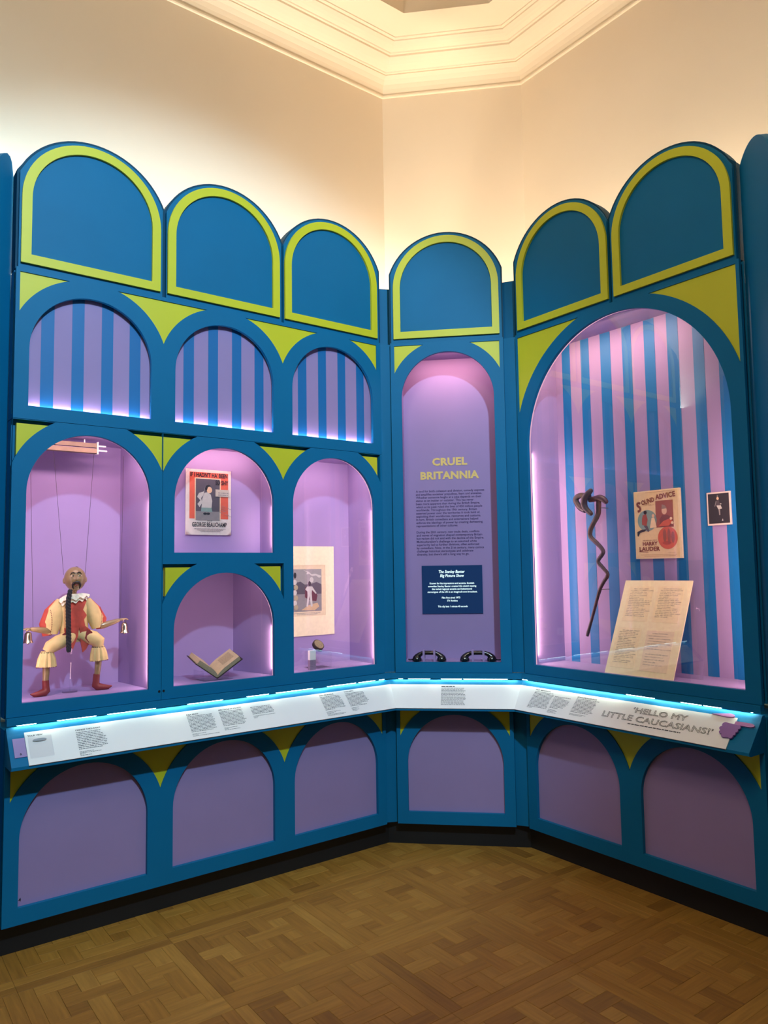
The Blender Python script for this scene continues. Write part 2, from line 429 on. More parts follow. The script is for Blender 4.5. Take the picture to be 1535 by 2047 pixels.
mb = M()
for a, b in ((P3, P4), (P4, P7), (P7, P0)):
    d = (b-a).normalized(); n_in = Vector((d.y, -d.x, 0))
    q0, q1 = a+d*.62, b-d*.62
    q = [q0, q1, q1+n_in*.30, q0+n_in*.30]
    vs = [Vector((p.x, p.y, z)) for z in (0, 1.7+EYE) for p in q]
    mb.add(vs, [(0, 1, 2, 3), (4, 7, 6, 5), (0, 4, 5, 1), (1, 5, 6, 2), (2, 6, 7, 3), (3, 7, 4, 0)])
struct('trim_2', mb, M_BLUE)                                     # blue panelling on the walls beside and behind the viewer

# floor: sub floor slab with oak parquet panels laid on it
mb = M(); q = inset_ring(-.1)
vs = [Vector((p.x, p.y, z)) for z in (-.10, -.012) for p in q]
mb.add(vs, [tuple(range(n)), tuple(range(2*n-1, n-1, -1))]+[(k, (k+1) % n, (k+1) % n+n, k+n) for k in range(n)])
floor = struct('floor', mb, M_UNDER)
ANG = radians(36.4); E1 = Vector((cos(ANG), sin(ANG), 0)); E2 = Vector((-sin(ANG), cos(ANG), 0)); F0 = Vector((.2454, 2.7450, 0)); PS = .605
bw = .0525; cell = (PS-2*bw)/7
def inside(p):
    return all(nvec(w).dot(p) < DI[w]+.36 for w in range(3)) and p.y > 1.75 and abs(p.x) < .62*p.y+.35
pieces = []
for i in range(-9, 9):
    for j in range(-9, 9):
        o = F0+E1*(i*PS)+E2*(j*PS)
        pieces.append((o+E1*PS/2+E2*bw/2, 0, 'L')); pieces.append((o+E1*PS/2+E2*(PS-bw/2), 0, 'L'))
        pieces.append((o+E1*bw/2+E2*PS/2, 1, 'S')); pieces.append((o+E1*(PS-bw/2)+E2*PS/2, 1, 'S'))
        for a in range(7):
            for b_ in range(7):
                c = o+E1*(bw+cell*(a+.5))+E2*(bw+cell*(b_+.5))
                if a % 2 and b_ % 2: pieces.append((c, (i+j+a) % 2, 'B'))
                elif a % 2 == 0 and b_ % 2 == 0:
                    hor = ((a+b_)//2+i+j) % 2 == 0
                    k = a if hor else b_
                    lo = -1 if k > 0 else 0; hi = 1 if k < 6 else 0
                    c2 = c+(E1 if hor else E2)*cell*(lo+hi)/2
                    pieces.append((c2, 0 if hor else 1, 'T' if hi-lo == 2 else 'H'))
pieces = [p for p in pieces if inside(p[0])]
def frame_px(p):
    v = p[0]-Vector((0, 0, EYE)); z = v.dot(fw)
    return abs(v.dot(r2)/z*1492) < 800 and -v.dot(u2)/z*1492 < 1060
pieces.sort(key=lambda p: (not frame_px(p), p[0].length))
LEN = {'L': (PS, bw), 'S': (PS-2*bw, bw), 'B': (cell, cell), 'T': (3*cell, cell), 'H': (2*cell, cell)}
NAMES = {'L': 'border_strip', 'S': 'border_strip', 'B': 'parquet_block', 'T': 'parquet_strip', 'H': 'parquet_strip'}
def plank(kind, mb=None, c=Vector((0, 0, 0)), rot=0.0, dz=0):
    L, w = LEN[kind]; mb = mb or M(); x, y = L/2-.0004, w/2-.0004; e = .0012
    vs = []
    for z, s_ in ((-.012, 0), (-.0008, 0), (0, e)):
        for px, py in ((-x+s_, -y+s_), (x-s_, -y+s_), (x-s_, y-s_), (-x+s_, y-s_)):
            vs.append(c+Vector((px*cos(rot)-py*sin(rot), px*sin(rot)+py*cos(rot), z+(dz if z > -.01 else 0))))
    fs = [(0, 3, 2, 1), (8, 9, 10, 11)]+[(l*4+k, l*4+(k+1) % 4, l*4+4+(k+1) % 4, l*4+4+k) for l in (0, 1) for k in range(4)]
    return mb.add(vs, fs)
pm = {k: build_mesh(NAMES[k], plank(k), (0, 0, 0), M_WOOD) for k in LEN}
cnt = {}
rest = M()
for c, d, k in pieces:
    nm = NAMES[k]; cnt[nm] = cnt.get(nm, 0)+1
    dz = random.uniform(-.0007, 0)
    if cnt[nm] <= (300 if nm != 'parquet_strip' else 300):
        ob = bpy.data.objects.new(nm, pm[k]); C.objects.link(ob); ob.parent = floor
        ob.location = c+Vector((0, 0, dz)); ob.rotation_euler = (0, 0, ANG+(pi/2 if d else 0))
    else:
        plank(k, rest, c, ANG+(pi/2 if d else 0), dz)
if rest.v:
    ob = struct('parquet_field', rest, M_WOODS, floor); ob['kind'] = 'stuff'

# black recessed plinths under the panels
for w in range(3):
    mb = M().loft([(.055, -1.58), (.055, -1.453), (.075, -1.453), (.075, -1.58)], UEND[w][0], UEND[w][1])
    ob = bpy.data.objects.new('baseboard_'+SIDE[w], build_mesh('baseboard', mb, (0, 0, 0), M_BLACK)); C.objects.link(ob)
    place(ob, w, (0, 0, 0)); ob['kind'] = 'structure'

# ------------------------------------------------------------------ crests with yellow framed arches
def crest(w, label):
    cs = BAY[w]; hw = .3317 if w != 1 else .338
    T = Thing('arched_crest', label, 'crest', w, sum(cs)/len(cs), .10, 1.352, 'arched crests along the wall tops')
    d = DI[w]
    ue = cs[0]-hw if w == 0 else (cs[-1]+hw if w == 2 else None)          # the free outer edge stays in line with the case below
    def grow(lp, o): return [(x if ue is not None and abs(x-ue) < .012 else x*(1+o/d), z*(1+o/d) if z > 1.36 else z) for x, z in lp]
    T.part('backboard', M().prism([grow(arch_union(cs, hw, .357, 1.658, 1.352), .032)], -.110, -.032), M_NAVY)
    for c in cs:
        h2 = hw-.009
        ab = T.part('arch_board', M().prism([grow(arch_union([c], h2, .3475, 1.658, 1.354), .012)], -.031, -.012), M_BLUE)
        out = arch(c, .3143, 1.6815, 1.375); inn = arch(c, .2725, 1.6815, 1.4165)
        T.part('arch_frame', M().prism([out, inn[::-1]], -.012, .001), M_YELL, ab, label='raised yellow arch frame')
    return T
crest(0, 'blue crest of three yellow-framed arches on top of the left wall')
crest(1, 'blue crest with a single yellow-framed arch above the text niche')
crest(2, 'blue crest of two yellow-framed arches above the large striped display case')

def shell(T, w, u0, u1, z0, z1, depth, o0=.045):
    """plywood box of a unit, open at the front"""
    t = .010; mb = M()
    mb.box(u0, u0+t, o0, depth, z0, z1); mb.box(u1-t, u1, o0, depth, z0, z1)
    mb.box(u0+t, u1-t, o0, depth, z0, z0+t); mb.box(u0+t, u1-t, o0, depth, z1-t, z1)
    T.part('carcass', mb, M_BLUE)
def stripes(T, parent, us, o, z0, z1):
    for a, b in us:
        T.part('stripe', M().box(a, b, o-.0012, o, z0, z1), M_STRIPE, parent)
def led_ring(T, c, hw, spring, bot, rise=None, o=.024):
    rise = rise or hw
    a = arch(c, hw+.003, spring, bot, rise+.003)[2:]; b = arch(c, hw+.010, spring, bot, rise+.010)[2:]
    a = [(a[0][0], bot)]+a+[(a[-1][0], bot)]; b = [(b[0][0], bot)]+b+[(b[-1][0], bot)]
    T.part('light_strip', M().prism([a+b[::-1]], -o-.008, -o), M_LEDP, label='pinkish light strip behind the opening')
def liner(T, c, hw, z0, z1, depth, uback=None, back_mat=M_LILAC, o0=.034, zb=None):
    ul, ur = c-hw-.012, c+hw+.012
    bl, br = (uback or (ul, ur))
    zb = zb or z1
    mb = M(); t = .004
    mb.add([(bl, depth, z0), (br, depth, z0), (br, depth, zb), (bl, depth, zb), (bl, depth+t, z0), (br, depth+t, z0), (br, depth+t, zb), (bl, depth+t, zb)],
           [(0, 1, 2, 3), (4, 7, 6, 5), (0, 4, 5, 1), (2, 6, 7, 3), (0, 3, 7, 4), (1, 5, 6, 2)])
    back = T.part('back_panel', mb, back_mat)
    for x0, x1 in ((ul, bl), (ur, br)):
        s_ = -t if x0 < c else t
        mb = M().add([(x0, o0, z0), (x1, depth, z0), (x1, depth, zb), (x0, o0, z1), (x0+s_, o0, z0), (x1+s_, depth, z0), (x1+s_, depth, zb), (x0+s_, o0, z1)],
                     [(0, 1, 2, 3), (4, 7, 6, 5), (0, 4, 5, 1), (2, 6, 7, 3), (0, 3, 7, 4), (1, 5, 6, 2)])
        T.part('side_panel', mb, M_LILAC)
    T.part('floor_panel', M().add([(ul, o0-.012, z0), (ur, o0-.012, z0), (br, depth, z0), (bl, depth, z0), (ul, o0-.012, z0-t), (ur, o0-.012, z0-t), (br, depth, z0-t), (bl, depth, z0-t)],
           [(0, 1, 2, 3), (4, 7, 6, 5), (0, 4, 5, 1), (1, 5, 6, 2), (2, 6, 7, 3), (3, 7, 4, 0)]), M_LILAC)
    T.part('ceiling_panel', M().add([(ul, o0, z1), (ur, o0, z1), (br, depth, zb), (bl, depth, zb), (ul, o0, z1+t), (ur, o0, z1+t), (br, depth, zb+t), (bl, depth, zb+t)],
           [(0, 1, 2, 3), (4, 7, 6, 5), (0, 4, 5, 1), (1, 5, 6, 2), (2, 6, 7, 3), (3, 7, 4, 0)]), M_LILAC)
    return back

# ---- left wall: striped blind arcade
def blind_arcade():
    w = 0; cs = BAY[0]; zs, zt, r = .995, 1.3314, .353
    T = Thing('striped_arcade', 'blue panel of three blind arches with lilac and blue stripes on left wall', 'panel', w, 1.6437, .20, .677)
    holes = [arch(c, HW, zs, .7364)[::-1] for c in cs]
    sp = [span_end(cs[0], -1, zs, r, r, zt, .665), span_mid(cs[0], cs[1], zs, r, zt), span_mid(cs[1], cs[2], zs, r, zt), span_end(cs[2], 1, zs, r, r, zt, 2.6106)]
    T.part('fascia', M().prism([rect(*EDGE[0], .677, 1.350)]+holes+sp, -.02, 0), M_BLUE)
    for s_ in sp: T.part('spandrel', M().prism([s_], -.019, -.005), M_YELL, label='yellow spandrel')
    for c in cs:
        b = T.part('striped_back', M().box(c-HW-.02, c+HW+.02, .032, .040, .715, 1.31), M_LILAC)
        stripes(T, b, [(c+a, c+e) for a, e in ((-.219, -.164), (-.087, -.0335), (.0455, .0985), (.176, .229))], .032, .716, 1.309)
        T.part('light_strip', M().box(c-HW+.004, c+HW-.004, .0215, .0265, .722, .728), M_LEDS, label='light strip glowing at foot of the stripes')
    T.part('bottom_rail', M().box(*EDGE[0], .0205, .0445, .6775, .7000), M_BLUE)
    shell(T, w, *EDGE[0], .679, 1.348, .37)
    return T
blind_arcade()

def groove_spandrel(T, s_, cut_margin_pts):
    T.part('spandrel', M().prism([s_], -.034, -.008), M_YELL, label='yellow spandrel')

# ---- left wall: display cases
LBOT = -.547
def grow_end(c, side, spring, r, ztop, ued, g=.016):
    return span_end(c, side, spring, r, r, ztop+g, ued+side*g)
def case_left():
    c = BAY[0][0]; u0, u1 = EDGE[0][0], 1.3117
    T = Thing('display_case', 'tall arched display case holding the string puppet, at the left', 'display case', 0, (u0+u1)/2, .20, -.628, 'glazed arched display cases')
    zs, r, zt = .356, .354, .6565
    cut = [grow_end(c, -1, zs, r, zt, .665), [*arc_pts(c, zs, r, r, top_x(c, zs, r, r, zt+.017, 1), u1-.001), (u1-.001, zt+.017)]]
    op = arch(c, HW, zs, LBOT)
    T.part('fascia', M().prism([rect(u0, u1, -.600, .675), op[::-1]]+cut, -.02, 0), M_BLUE)
    T.part('backing_board', M().prism([rect(u0, u1, -.598, .675), arch(c, HW+.0125, zs, LBOT-.004)[::-1]], -.044, -.036), M_BLUE)
    T.part('spandrel', M().prism([span_end(c, -1, zs, r, r, zt, .665)], -.035, -.008), M_YELL, label='yellow spandrel')
    T.part('spandrel', M().prism([[*arc_pts(c, zs, r, r, top_x(c, zs, r, r, zt, 1), u1-.001), (u1-.001, zt)]], -.035, -.008), M_YELL, label='yellow spandrel')
    T.part('glass_pane', M().box(c-HW-.002, c+HW+.002, .0205, .0225, LBOT, zs+HW), M_GLASS)
    led_ring(T, c, HW, zs, LBOT)
    liner(T, c, HW, LBOT, .645, .365, (c-.285, 1.2265), zb=.642)
    shell(T, 0, u0, u1, -.610, .675, .385)
    mb = M()
    for u in (1.3030, ): mb.lathe((u, .0, -.5598), [(.0055, 0), (.0055, .002), (.003, .002), (.003, .0005)], (0, -1, 0), 12)
    T.part('cam_lock', mb, M_BLACK, label='small black lock')
    return T
case_left()
def case_triple():
    c2, c3 = BAY[0][1], BAY[0][2]; u0, u1 = 1.3137, EDGE[0][1]
    T = Thing('display_case', 'display case of two stacked short arches beside one tall arch on left wall', 'display case', 0, (u0+u1)/2, .20, -.628, 'glazed arched display cases')
    zs, r, zt = .356, .354, .6565
    zs2, zt2 = -.279, .0225; ub = 1.3318; ue = 1.9600
    m1 = (c2+c3)/2
    sA = [(u0+.001, zt), *arc_pts(c2, zs, r, r, u0+.001, top_x(c2, zs, r, r, zt, -1))]
    cA = [(u0+.001, zt+.017), *arc_pts(c2, zs, r, r, u0+.001, top_x(c2, zs, r, r, zt+.017, -1))]
    sB = span_mid(c2, c3, zs, r, zt); cB = span_mid(c2, c3, zs, r, zt+.017)
    sC = span_end(c3, 1, zs, r, r, zt, 2.6106); cC = grow_end(c3, 1, zs, r, zt, 2.6106)
    sD = span_end(c2, -1, zs2, r, r, zt2, ub); cD = grow_end(c2, -1, zs2, r, zt2, ub, .0165)
    sE = span_end(c2, 1, zs2, r, r, zt2, ue); cE = grow_end(c2, 1, zs2, r, zt2, ue, .0165)
    ops = [arch(c2, HW, zs, .0945), arch(c2, HW, zs2, LBOT), arch(c3, HW, zs, LBOT)]
    T.part('fascia', M().prism([rect(u0, u1, -.600, .675)]+[p[::-1] for p in ops]+[cA, cB, cC, cD, cE], -.02, 0), M_BLUE)
    g = .0125
    T.part('backing_board', M().prism([rect(u0, u1, -.598, .675)]+[arch(c2, HW+g, zs, .0905)[::-1], arch(c2, HW+g, zs2, LBOT-.004)[::-1], arch(c3, HW+g, zs, LBOT-.004)[::-1]], -.044, -.036), M_BLUE)
    for s_ in (sA, sB, sC, sD, sE): T.part('spandrel', M().prism([s_], -.035, -.008), M_YELL, label='yellow spandrel')
    for c, z0, z1 in ((c2, .0945, zs+HW), (c2, LBOT, zs2+HW), (c3, LBOT, zs+HW)):
        T.part('glass_pane', M().box(c-HW-.002, c+HW+.002, .0205, .0225, z0, z1), M_GLASS)
    led_ring(T, c2, HW, zs, .0945); led_ring(T, c2, HW, zs2, LBOT); led_ring(T, c3, HW, zs, LBOT)
    liner(T, c2, HW, .0905, .645, .182)
    liner(T, c2, HW, LBOT, .010, .355, (c2-.285, 1.8535))
    liner(T, c3, HW, LBOT, .647, .288)
    shell(T, 0, u0, u1, -.610, .675, .375)
    T.part('cam_lock', M().lathe((1.3245, .0, -.5596), [(.0055, 0), (.0055, .002), (.003, .002), (.003, .0005)], (0, -1, 0), 12), M_BLACK, label='small black lock')
    return T
case_triple()

# ---- middle: text niche
def text_niche():
    c = BAY[1][0]; u0, u1 = EDGE[1]; zs, r, zt = 1.0114, .348, 1.3314
    T = Thing('text_niche', 'tall arched lilac niche with gallery title and text in the middle wall', 'display niche', 1, c, .15, -.600)
    sp = [span_end(c, -1, zs, r, r, zt, u0+.0225), span_end(c, 1, zs, r, r, zt, u1-.0225)]
    T.part('fascia', M().prism([rect(u0, u1, -.600, 1.350), arch(c, .2725, zs, -.541)[::-1]]+sp, -.02, 0), M_BLUE)
    for s_ in sp: T.part('spandrel', M().prism([s_], -.019, -.005), M_YELL, label='yellow spandrel')
    liner(T, c, .2725, -.541, 1.292, .2055, o0=.022)
    shell(T, 1, u0, u1, -.600, 1.348, .26)
    pl = wallp(.2050)
    for s_, x, y, wd in (('CRUEL', -.2195, .6315, .2150), ('BRITANNIA', -.2215, .5470, .3580)):
        t = M(); text(t, s_, pl, x, y, width=wd, size=.063, align='C', bold=.045, spacing=1.05, h=.001)
        T.part('title_lettering', t, M_TITLE, label='pale yellow title lettering')
    lines = ['A tool for both cohesion and division, comedy exposes', "and amplifies societies' prejudices, fears and anxieties.", 'Whether someone laughs at a joke depends on their',
             'status as an insider or outsider. This has never', 'been more apparent than during the British Empire,', 'which at its peak ruled the lives of 450 million people', 'worldwide. Throughout the 19th century, Britain',
             'asserted power over the territories it took hold of,', 'exploiting their workforces, resources and customs.', 'In turn, British comedians and entertainers helped', 'enforce the ideology of power by creating demeaning', 'representations of other cultures.', '',
             'During the 20th century, new trade deals, conflicts', 'and waves of migration shaped contemporary Britain', 'but racism did not end with the decline of the Empire.', "Multiculturalism's challenge to an assumed white", 'superiority led to further divisions, often enforced',
             'by comedians. Now, in the 21st century, many comics', 'challenge historical stereotypes and celebrate', "diversity, but there's still a long way to go."]
    t = M(); dy = (.4665-.0790)/(len(lines)-1); _, _, a0, a1 = text_geo(lines[0], bold=.012)
    size = .4180/(a1-a0)
    for i, s_ in enumerate(lines):
        if s_: text(t, s_, pl, -.4310, .4665-i*dy, size=size, bold=.012, h=.0007)
    T.part('body_text', t, M_PURPINK, label='dark purple paragraph text')
    return T
text_niche()

# ---- right: big striped case
RC, RHW, RS, RRISE = -2.2742, .5990, .6780, .619
def case_right():
    u0, u1 = EDGE[2]; zt = 1.3314; rx, ry = .682, .688
    T = Thing('display_case', 'large round-arched display case with pink and blue striped back on right wall', 'display case', 2, (u0+u1)/2, .18, -.600, 'glazed arched display cases')
    sp = [span_end(RC, -1, RS, rx, ry, zt, -2.9270), span_end(RC, 1, RS, rx, ry, zt, -1.6225)]
    T.part('fascia', M().prism([rect(u0, u1, -.600, 1.350), arch(RC, RHW, RS, LBOT, RRISE, 60)[::-1]]+sp, -.02, 0), M_BLUE)
    for s_ in sp: T.part('spandrel', M().prism([s_], -.019, -.005), M_YELL, label='yellow spandrel')
    T.part('glass_pane', M().box(RC-RHW-.002, RC+RHW+.002, .0205, .0225, LBOT, RS+RRISE), M_GLASS)
    led_ring(T, RC, RHW, RS, LBOT, RRISE)
    back = liner(T, RC, RHW, LBOT, 1.310, .285, (RC-RHW-.012, RC+RHW+.03))
    us = [(-2.8357, -2.7773), (-2.6991, -2.6409), (-2.5625, -2.4950), (-2.4189, -2.3604), (-2.2818, -2.2183), (-2.1463, -2.0830), (-2.0042, -1.9467), (-1.8734, -1.8100), (-1.735, -1.672)]
    stripes(T, back, us, .285, LBOT, 1.309)
    shell(T, 2, u0, u1, -.600, 1.348, .33)
    return T
case_right()

# ---- base cabinets
def base(w, label):
    cs = BAY[w]; zs, r, zt = -1.110, .348, -.680; u0, u1 = EDGE[w]
    T = Thing('base_cabinet', label, 'cabinet', w, (u0+u1)/2, .15, -1.452, 'base cabinets under the cases')
    sp = [span_end(cs[0], -1, zs, r, r, zt if False else -.775, u0+.0215)]
    for a, b in zip(cs, cs[1:]): sp.append(span_mid(a, b, zs, r, -.775))
    sp.append(span_end(cs[-1], 1, zs, r, r, -.775, u1-.0225))
    T.part('fascia', M().prism([rect(u0, u1, -1.452, -.643)]+[arch(c, .272, zs, -1.3846)[::-1] for c in cs]+sp, -.02, 0), M_BLUE)
    for s_ in sp: T.part('spandrel', M().prism([s_], -.019, -.006), M_YELL, label='yellow spandrel')
    for c in cs: T.part('arch_panel', M().box(c-.29, c+.29, .0105+.0105, .030, -1.40, -.82), M_LILAC, label='lilac arched panel')
    T.part('carcass', M().box(u0, u1, .032, .24, -1.450, -.655), M_BLUE)
    return T
Tb = base(0, 'blue base cabinet with three lilac arches under the left wall')
text_m = M(); text(text_m, '4', wallp(.0205), .7150, -1.3650, size=.020, bold=.02, h=.0008)
Tb.part('number_mark', text_m, M_INK, label='small black number')
base(1, 'blue base cabinet with one lilac arch under the middle niche')
base(2, 'blue base cabinet with two lilac arches under the right wall')

# ---- corner posts and end boards
def post(wa, ua, ua2, wb, ub, ub2, label, ztop):
    c = (W(wa, ua, .03, 0)+W(wb, ub, .03, 0))/2; org = (c.x, c.y, EYE-1.452)
    T = Thing('corner_post', label, 'post', None, *org, 'corner posts between the walls')
    for nm, u1, u2_, z0, z1 in (('top_board', ua2, ub2, 1.352, ztop), ('upper_board', ua, ub, -.60, 1.350), ('lower_board', ua, ub, -1.452, -.645)):
        oo = .113 if nm == 'top_board' else .03
        pts = [W(wa, u1, oo, 0), W(wb, u2_, oo, 0), W(wb, u2_, oo+.06, 0), W(wa, u1, oo+.06, 0)]
        mb = M(); vs = [Vector((p.x, p.y, EYE+z)) for z in (z0, z1) for p in pts]
        mb.add(vs, [(0, 1, 2, 3), (4, 7, 6, 5), (0, 4, 5, 1), (1, 5, 6, 2), (2, 6, 7, 3), (3, 7, 4, 0)])
        T.part(nm, mb, M_BLUE)
post(0, 2.641, 2.6400, 1, -.5515, -.5300, 'narrow blue corner post between left and middle walls', 1.722)
post(1, .121, .1000, 2, -2.9425, -2.9450, 'narrow blue corner post between middle and right walls', 1.720)
def end_board(A, prof_pts, label, th):
    pl = Plane((A.x, A.y, EYE), dn, (0, 0, 1))
    inward = Vector((-dn.y, dn.x, 0))
    if inward.dot(-A) < 0: inward = -inward
    pl.N = inward
    org = (A.x, A.y, 0.0)
    solid('end_board', M().prism([prof_pts], -th, 0, pl), M_BLUE, label, 'board', None, org)
A_L = W(0, .6480, .113, 0); A_R = W(2, -1.6065, .050, 0)
end_board(A_L, [(0, -1.58), (.10, -1.58), (.125, 1.60), (.128, 1.76), (.112, 1.81), (.09, 1.855), (.068, 1.88), (.045, 1.893), (.025, 1.888), (.012, 1.87), (.003, 1.83), (-.025, 1.70), (-.025, 1.362), (0, 1.358)], 'narrow round-topped blue end board at the far left edge', .03)
end_board(A_R, [(.002, -1.58), (.36, -1.58)]+[(.13+.23*cos(a*pi/40), 1.595+.23*sin(a*pi/40)) for a in range(0, 32) if .13+.23*cos(a*pi/40) > .002]+[(.002, 1.78)], 'round-topped dark blue end board at the far right edge', .03)

# ------------------------------------------------------------------ label ledge with its lamps
S0 = (-.020, -.667)                               # top edge of the label boards (o, z)
SL = Vector((0, -.105, -.110)).normalized()       # down the slope
SN = Vector((0, -.110, .105)).normalized()        # out of the slope
def slope(w): return Plane((0, S0[0], S0[1]), (1, 0, 0), -SL, SN)      # x = u, y up the slope, h outward
BARS = [[(.687, .765), (.848, 1.013), (1.061, 1.284), (1.438, 1.623), (1.752, 1.878), (1.919, 2.144), (2.234, 2.427), (2.443, 2.5585), (2.587, 2.625)],
        [(-.532, -.506), (-.4754, -.3476), (-.2866, -.1654), (-.1584, .0912)],
        [(-2.952, -2.9127), (-2.2702, -2.1123), (-1.9774, -1.8743), (-1.8662, -1.7799), (-1.651, -1.641)]]
for w in range(3):
    f0, f1 = UEND[w]
    T = Thing('label_ledge', 'blue sloping label ledge along the %s wall, washed with cyan light from above' % SIDE[w], 'ledge', w, (f0(0)+f1(0))/2, -.06, -.797, 'sloping label ledges')
    body = [(-.0006, -.641), S0, (-.1275, -.7797), (-.1275, -.7925), (-.112, -.797), (-.0006, -.797)]
    T.part('ledge_segment', M().loft(body, f0, f1), M_BLUE)
    T.part('upper_rail', M().loft([(-.016, -.6020), (-.016, -.6325), (-.0135, -.6325), (-.0135, -.624), (.018, -.624), (.018, -.602)], f0, f1), M_BLUE)
    a = f0(.0)+.03; b_ = f1(.0)-.03
    T.part('wash_strip', M().box(a, b_, -.0115, -.0035, -.6270, -.6245), M_LEDG, label='hidden cyan light strip')
    for x0, x1 in BARS[w]:
        T.part('lamp_bar', M().tube([(x0, -.0105, -.6335), (x0+.004, -.0105, -.6335), (x1-.004, -.0105, -.6335), (x1, -.0105, -.6335)], [.001, .0028, .0028, .001], 8), M_LEDC, label='glowing white lamp bar')

def label_board(w, u0f, u1f, label):
    T = Thing('label_board', label, 'label', w, 0, -.075, -.73, 'white label boards on the ledge')
    n_ = .1585
    pts = []
    f = lambda d: S0[0]+SL.y*d
    lp = [(u0f(f(0)), 0), (u0f(f(n_)), -n_), (u1f(f(n_)), -n_), (u1f(f(0)), 0)]
    T.part('board', M().prism([lp], .0005, .0045, slope(w)), M_WHITE)
    return T
H0 = .0052
def block(T, pl, x0, d0, widths, pitch, hgt, title=None, tw=None, td=None, small=None):
    """caption: bold title then lines of print; distances measured down the slope"""
    if title:
        t = M(); text(t, title, pl, x0, -td, width=tw, size=.0100, bold=.022, h=H0); T.part('caption_title', t, M_INK)
    t = M(); d = d0
    for wd in widths: greek(t, pl, x0, x0+wd, -d, hgt, H0); d += pitch
    if small:
        d += pitch*.6
        for wd in small: greek(t, pl, x0, x0+wd, -d, hgt*.7, H0); d += pitch*.72
    T.part('caption_text', t, M_GREYINK)
random.seed(3)
LB0 = label_board(0, lambda o: .714, lambda o: UEND[0][1](o)-.0012, 'long white label board on the left slope of the ledge')
pl = slope(0)
block(LB0, pl, .916, .0375, [.108, .102, .112, .112, .122, .118, .124, .122, .122, .122, .098], .0082, .0030, 'CHINESE TAKE-AWAY', .106, .0270, [.062, .092, .022, .050])
block(LB0, pl, 1.4215, .0345, [.128, .125, .130, .125, .132, .128, .130, .126, .130, .126, .128, .108], .0076, .0028, 'DEJA BREW', .060, .0260, [.07, .03, .135])
block(LB0, pl, 1.5850, .0325, [.125, .122, .122, .122, .122, .122, .122, .130, .118, .122, .112], .0078, .0028, 'SPECTACLE OF SOCIETY', .124, .0235, [.07, .02, .08])
block(LB0, pl, 1.7550, .0300, [.110, .115, .118, .118, .122, .118], .0078, .0028, None, small=[.122, .028, .02])
block(LB0, pl, 2.1690, .0275, [.118, .122, .126, .118, .128, .130, .128, .130, .130, .130, .060], .0080, .0029, 'BARD BEHAVIOUR', .091, .0175, [.09, .06, .04, .115, .1])
block(LB0, pl, 2.3300, .0255, [.122, .126, .122, .122, .124, .130, .126, .134, .124, .080, .108], .0080, .0029, 'TWICE PRETTY', .064, .0150, [.05, .03, .045, .03])
t = M(); text(t, 'YOUR VIEW', pl, .7240, -.0235, width=.060, size=.0105, bold=.024, h=H0); LB0.part('caption_title', t, M_INK)
LB1 = label_board(1, lambda o: UEND[1][0](o)+.0012, lambda o: UEND[1][1](o)-.0012, 'short white label board on the middle slope of the ledge')
pl = slope(1)
block(LB1, pl, -.2830, .0270, [.132, .130, .136, .128, .126, .134, .136, .134, .138, .136, .128, .126, .130, .134], .0083, .0030)
t = M(); greek(t, pl, -.2830, -.2600, -.0165, .0052, H0); greek(t, pl, -.2570, -.2070, -.0165, .0052, H0); LB1.part('caption_title', t, M_INK)
LB2 = label_board(2, lambda o: UEND[2][0](o)+.0012, lambda o: -1.7040, 'white label board with large outlined quotation on the right slope of the ledge')
pl = slope(2)
block(LB2, pl, -2.8310, .0280, [.132, .134, .136, .134, .130, .124, .126, .126, .130, .128, .128, .130, .132, .034], .0079, .0029, 'FIRST IMPRESSION', .103, .0185)
block(LB2, pl, -2.6860, .0400, [.106, .070, .104, .110, .106, .110, .100, .096, .086, .060], .0078, .0028, None, small=[.05, .06, .04, .06])
block(LB2, pl, -2.5450, .0330, [.142, .128, .128, .130, .128, .124, .122, .120, .128, .132, .110], .0079, .0029, 'BITING STRONGER BACK', .121, .0245, [.1, .08])
t = M()
text(t, '\u2018HELLO MY', pl, -2.2030, -.0565, width=.2830, size=.0410, outline=.018, h=H0)
text(t, 'LITTLE CAUCASIANS!\u2019', pl, -2.3560, -.1045, width=.5720, size=.0440, outline=.018, h=H0)
LB2.part('quotation', t, M_INK, label='large outlined lettering')
t = M(); greek(t, pl, -2.2000, -1.9260, -.1235, .0046, H0); LB2.part('caption_text', t, M_INK)

# lilac plate and pointing hand on the ledge, clear braille plate
pl = slope(0)
Tp = Thing('ledge_plate', 'small lilac plate at the left end of the ledge', 'sign', 0, .685, -.07, -.71)
Tp.part('plate', M().pbox(pl, .6660, .7125, -.114, -.024, .0005, .0035), M_LILAC)
t = M(); t.poly([(.686, -.100), (.694, -.100), (.690, -.094)], .0042, pl); t.poly(rect(.6865, .6935, -.104, -.1015), .0042, pl)
Tp.part('emblem', t, M_INK, label='tiny dark mark')
Tp = Thing('tactile_plate', 'clear raised plate below the words YOUR VIEW', 'sign', 0, .77, -.08, -.72)
Tp.part('plate', M().pbox(pl, .7235, .8150, -.128, -.030, H0, H0+.006), M_ACRYL)
Tp.part('slot', M().prism([circle(.768, -.047, .027, .0065)], H0+.0061, H0+.0066, pl), mat('grey_slot', srgb(150, 158, 165), .4, noise=0), label='grey rounded slot')
pl = slope(2)
Tp = Thing('pointing_hand', 'lilac cut-out pointing hand at right end of the ledge', 'sign', 2, -1.70, -.06, -.70)
M_PINKL = mat('pinkish_lilac', srgb(190, 130, 190), .5, noise=0)
fist = []
for (cx, cy, r_, a0, a1) in ((-1.738, -.0475, .0150, 70, 215), (-1.747, -.0660, .0125, 110, 250), (-1.743, -.0850, .0115, 120, 250), (-1.729, -.0985, .0120, 150, 300)):
    fist += [(cx+r_*cos(radians(a)), cy+r_*.85*sin(radians(a))) for a in range(a0, a1, 12)]
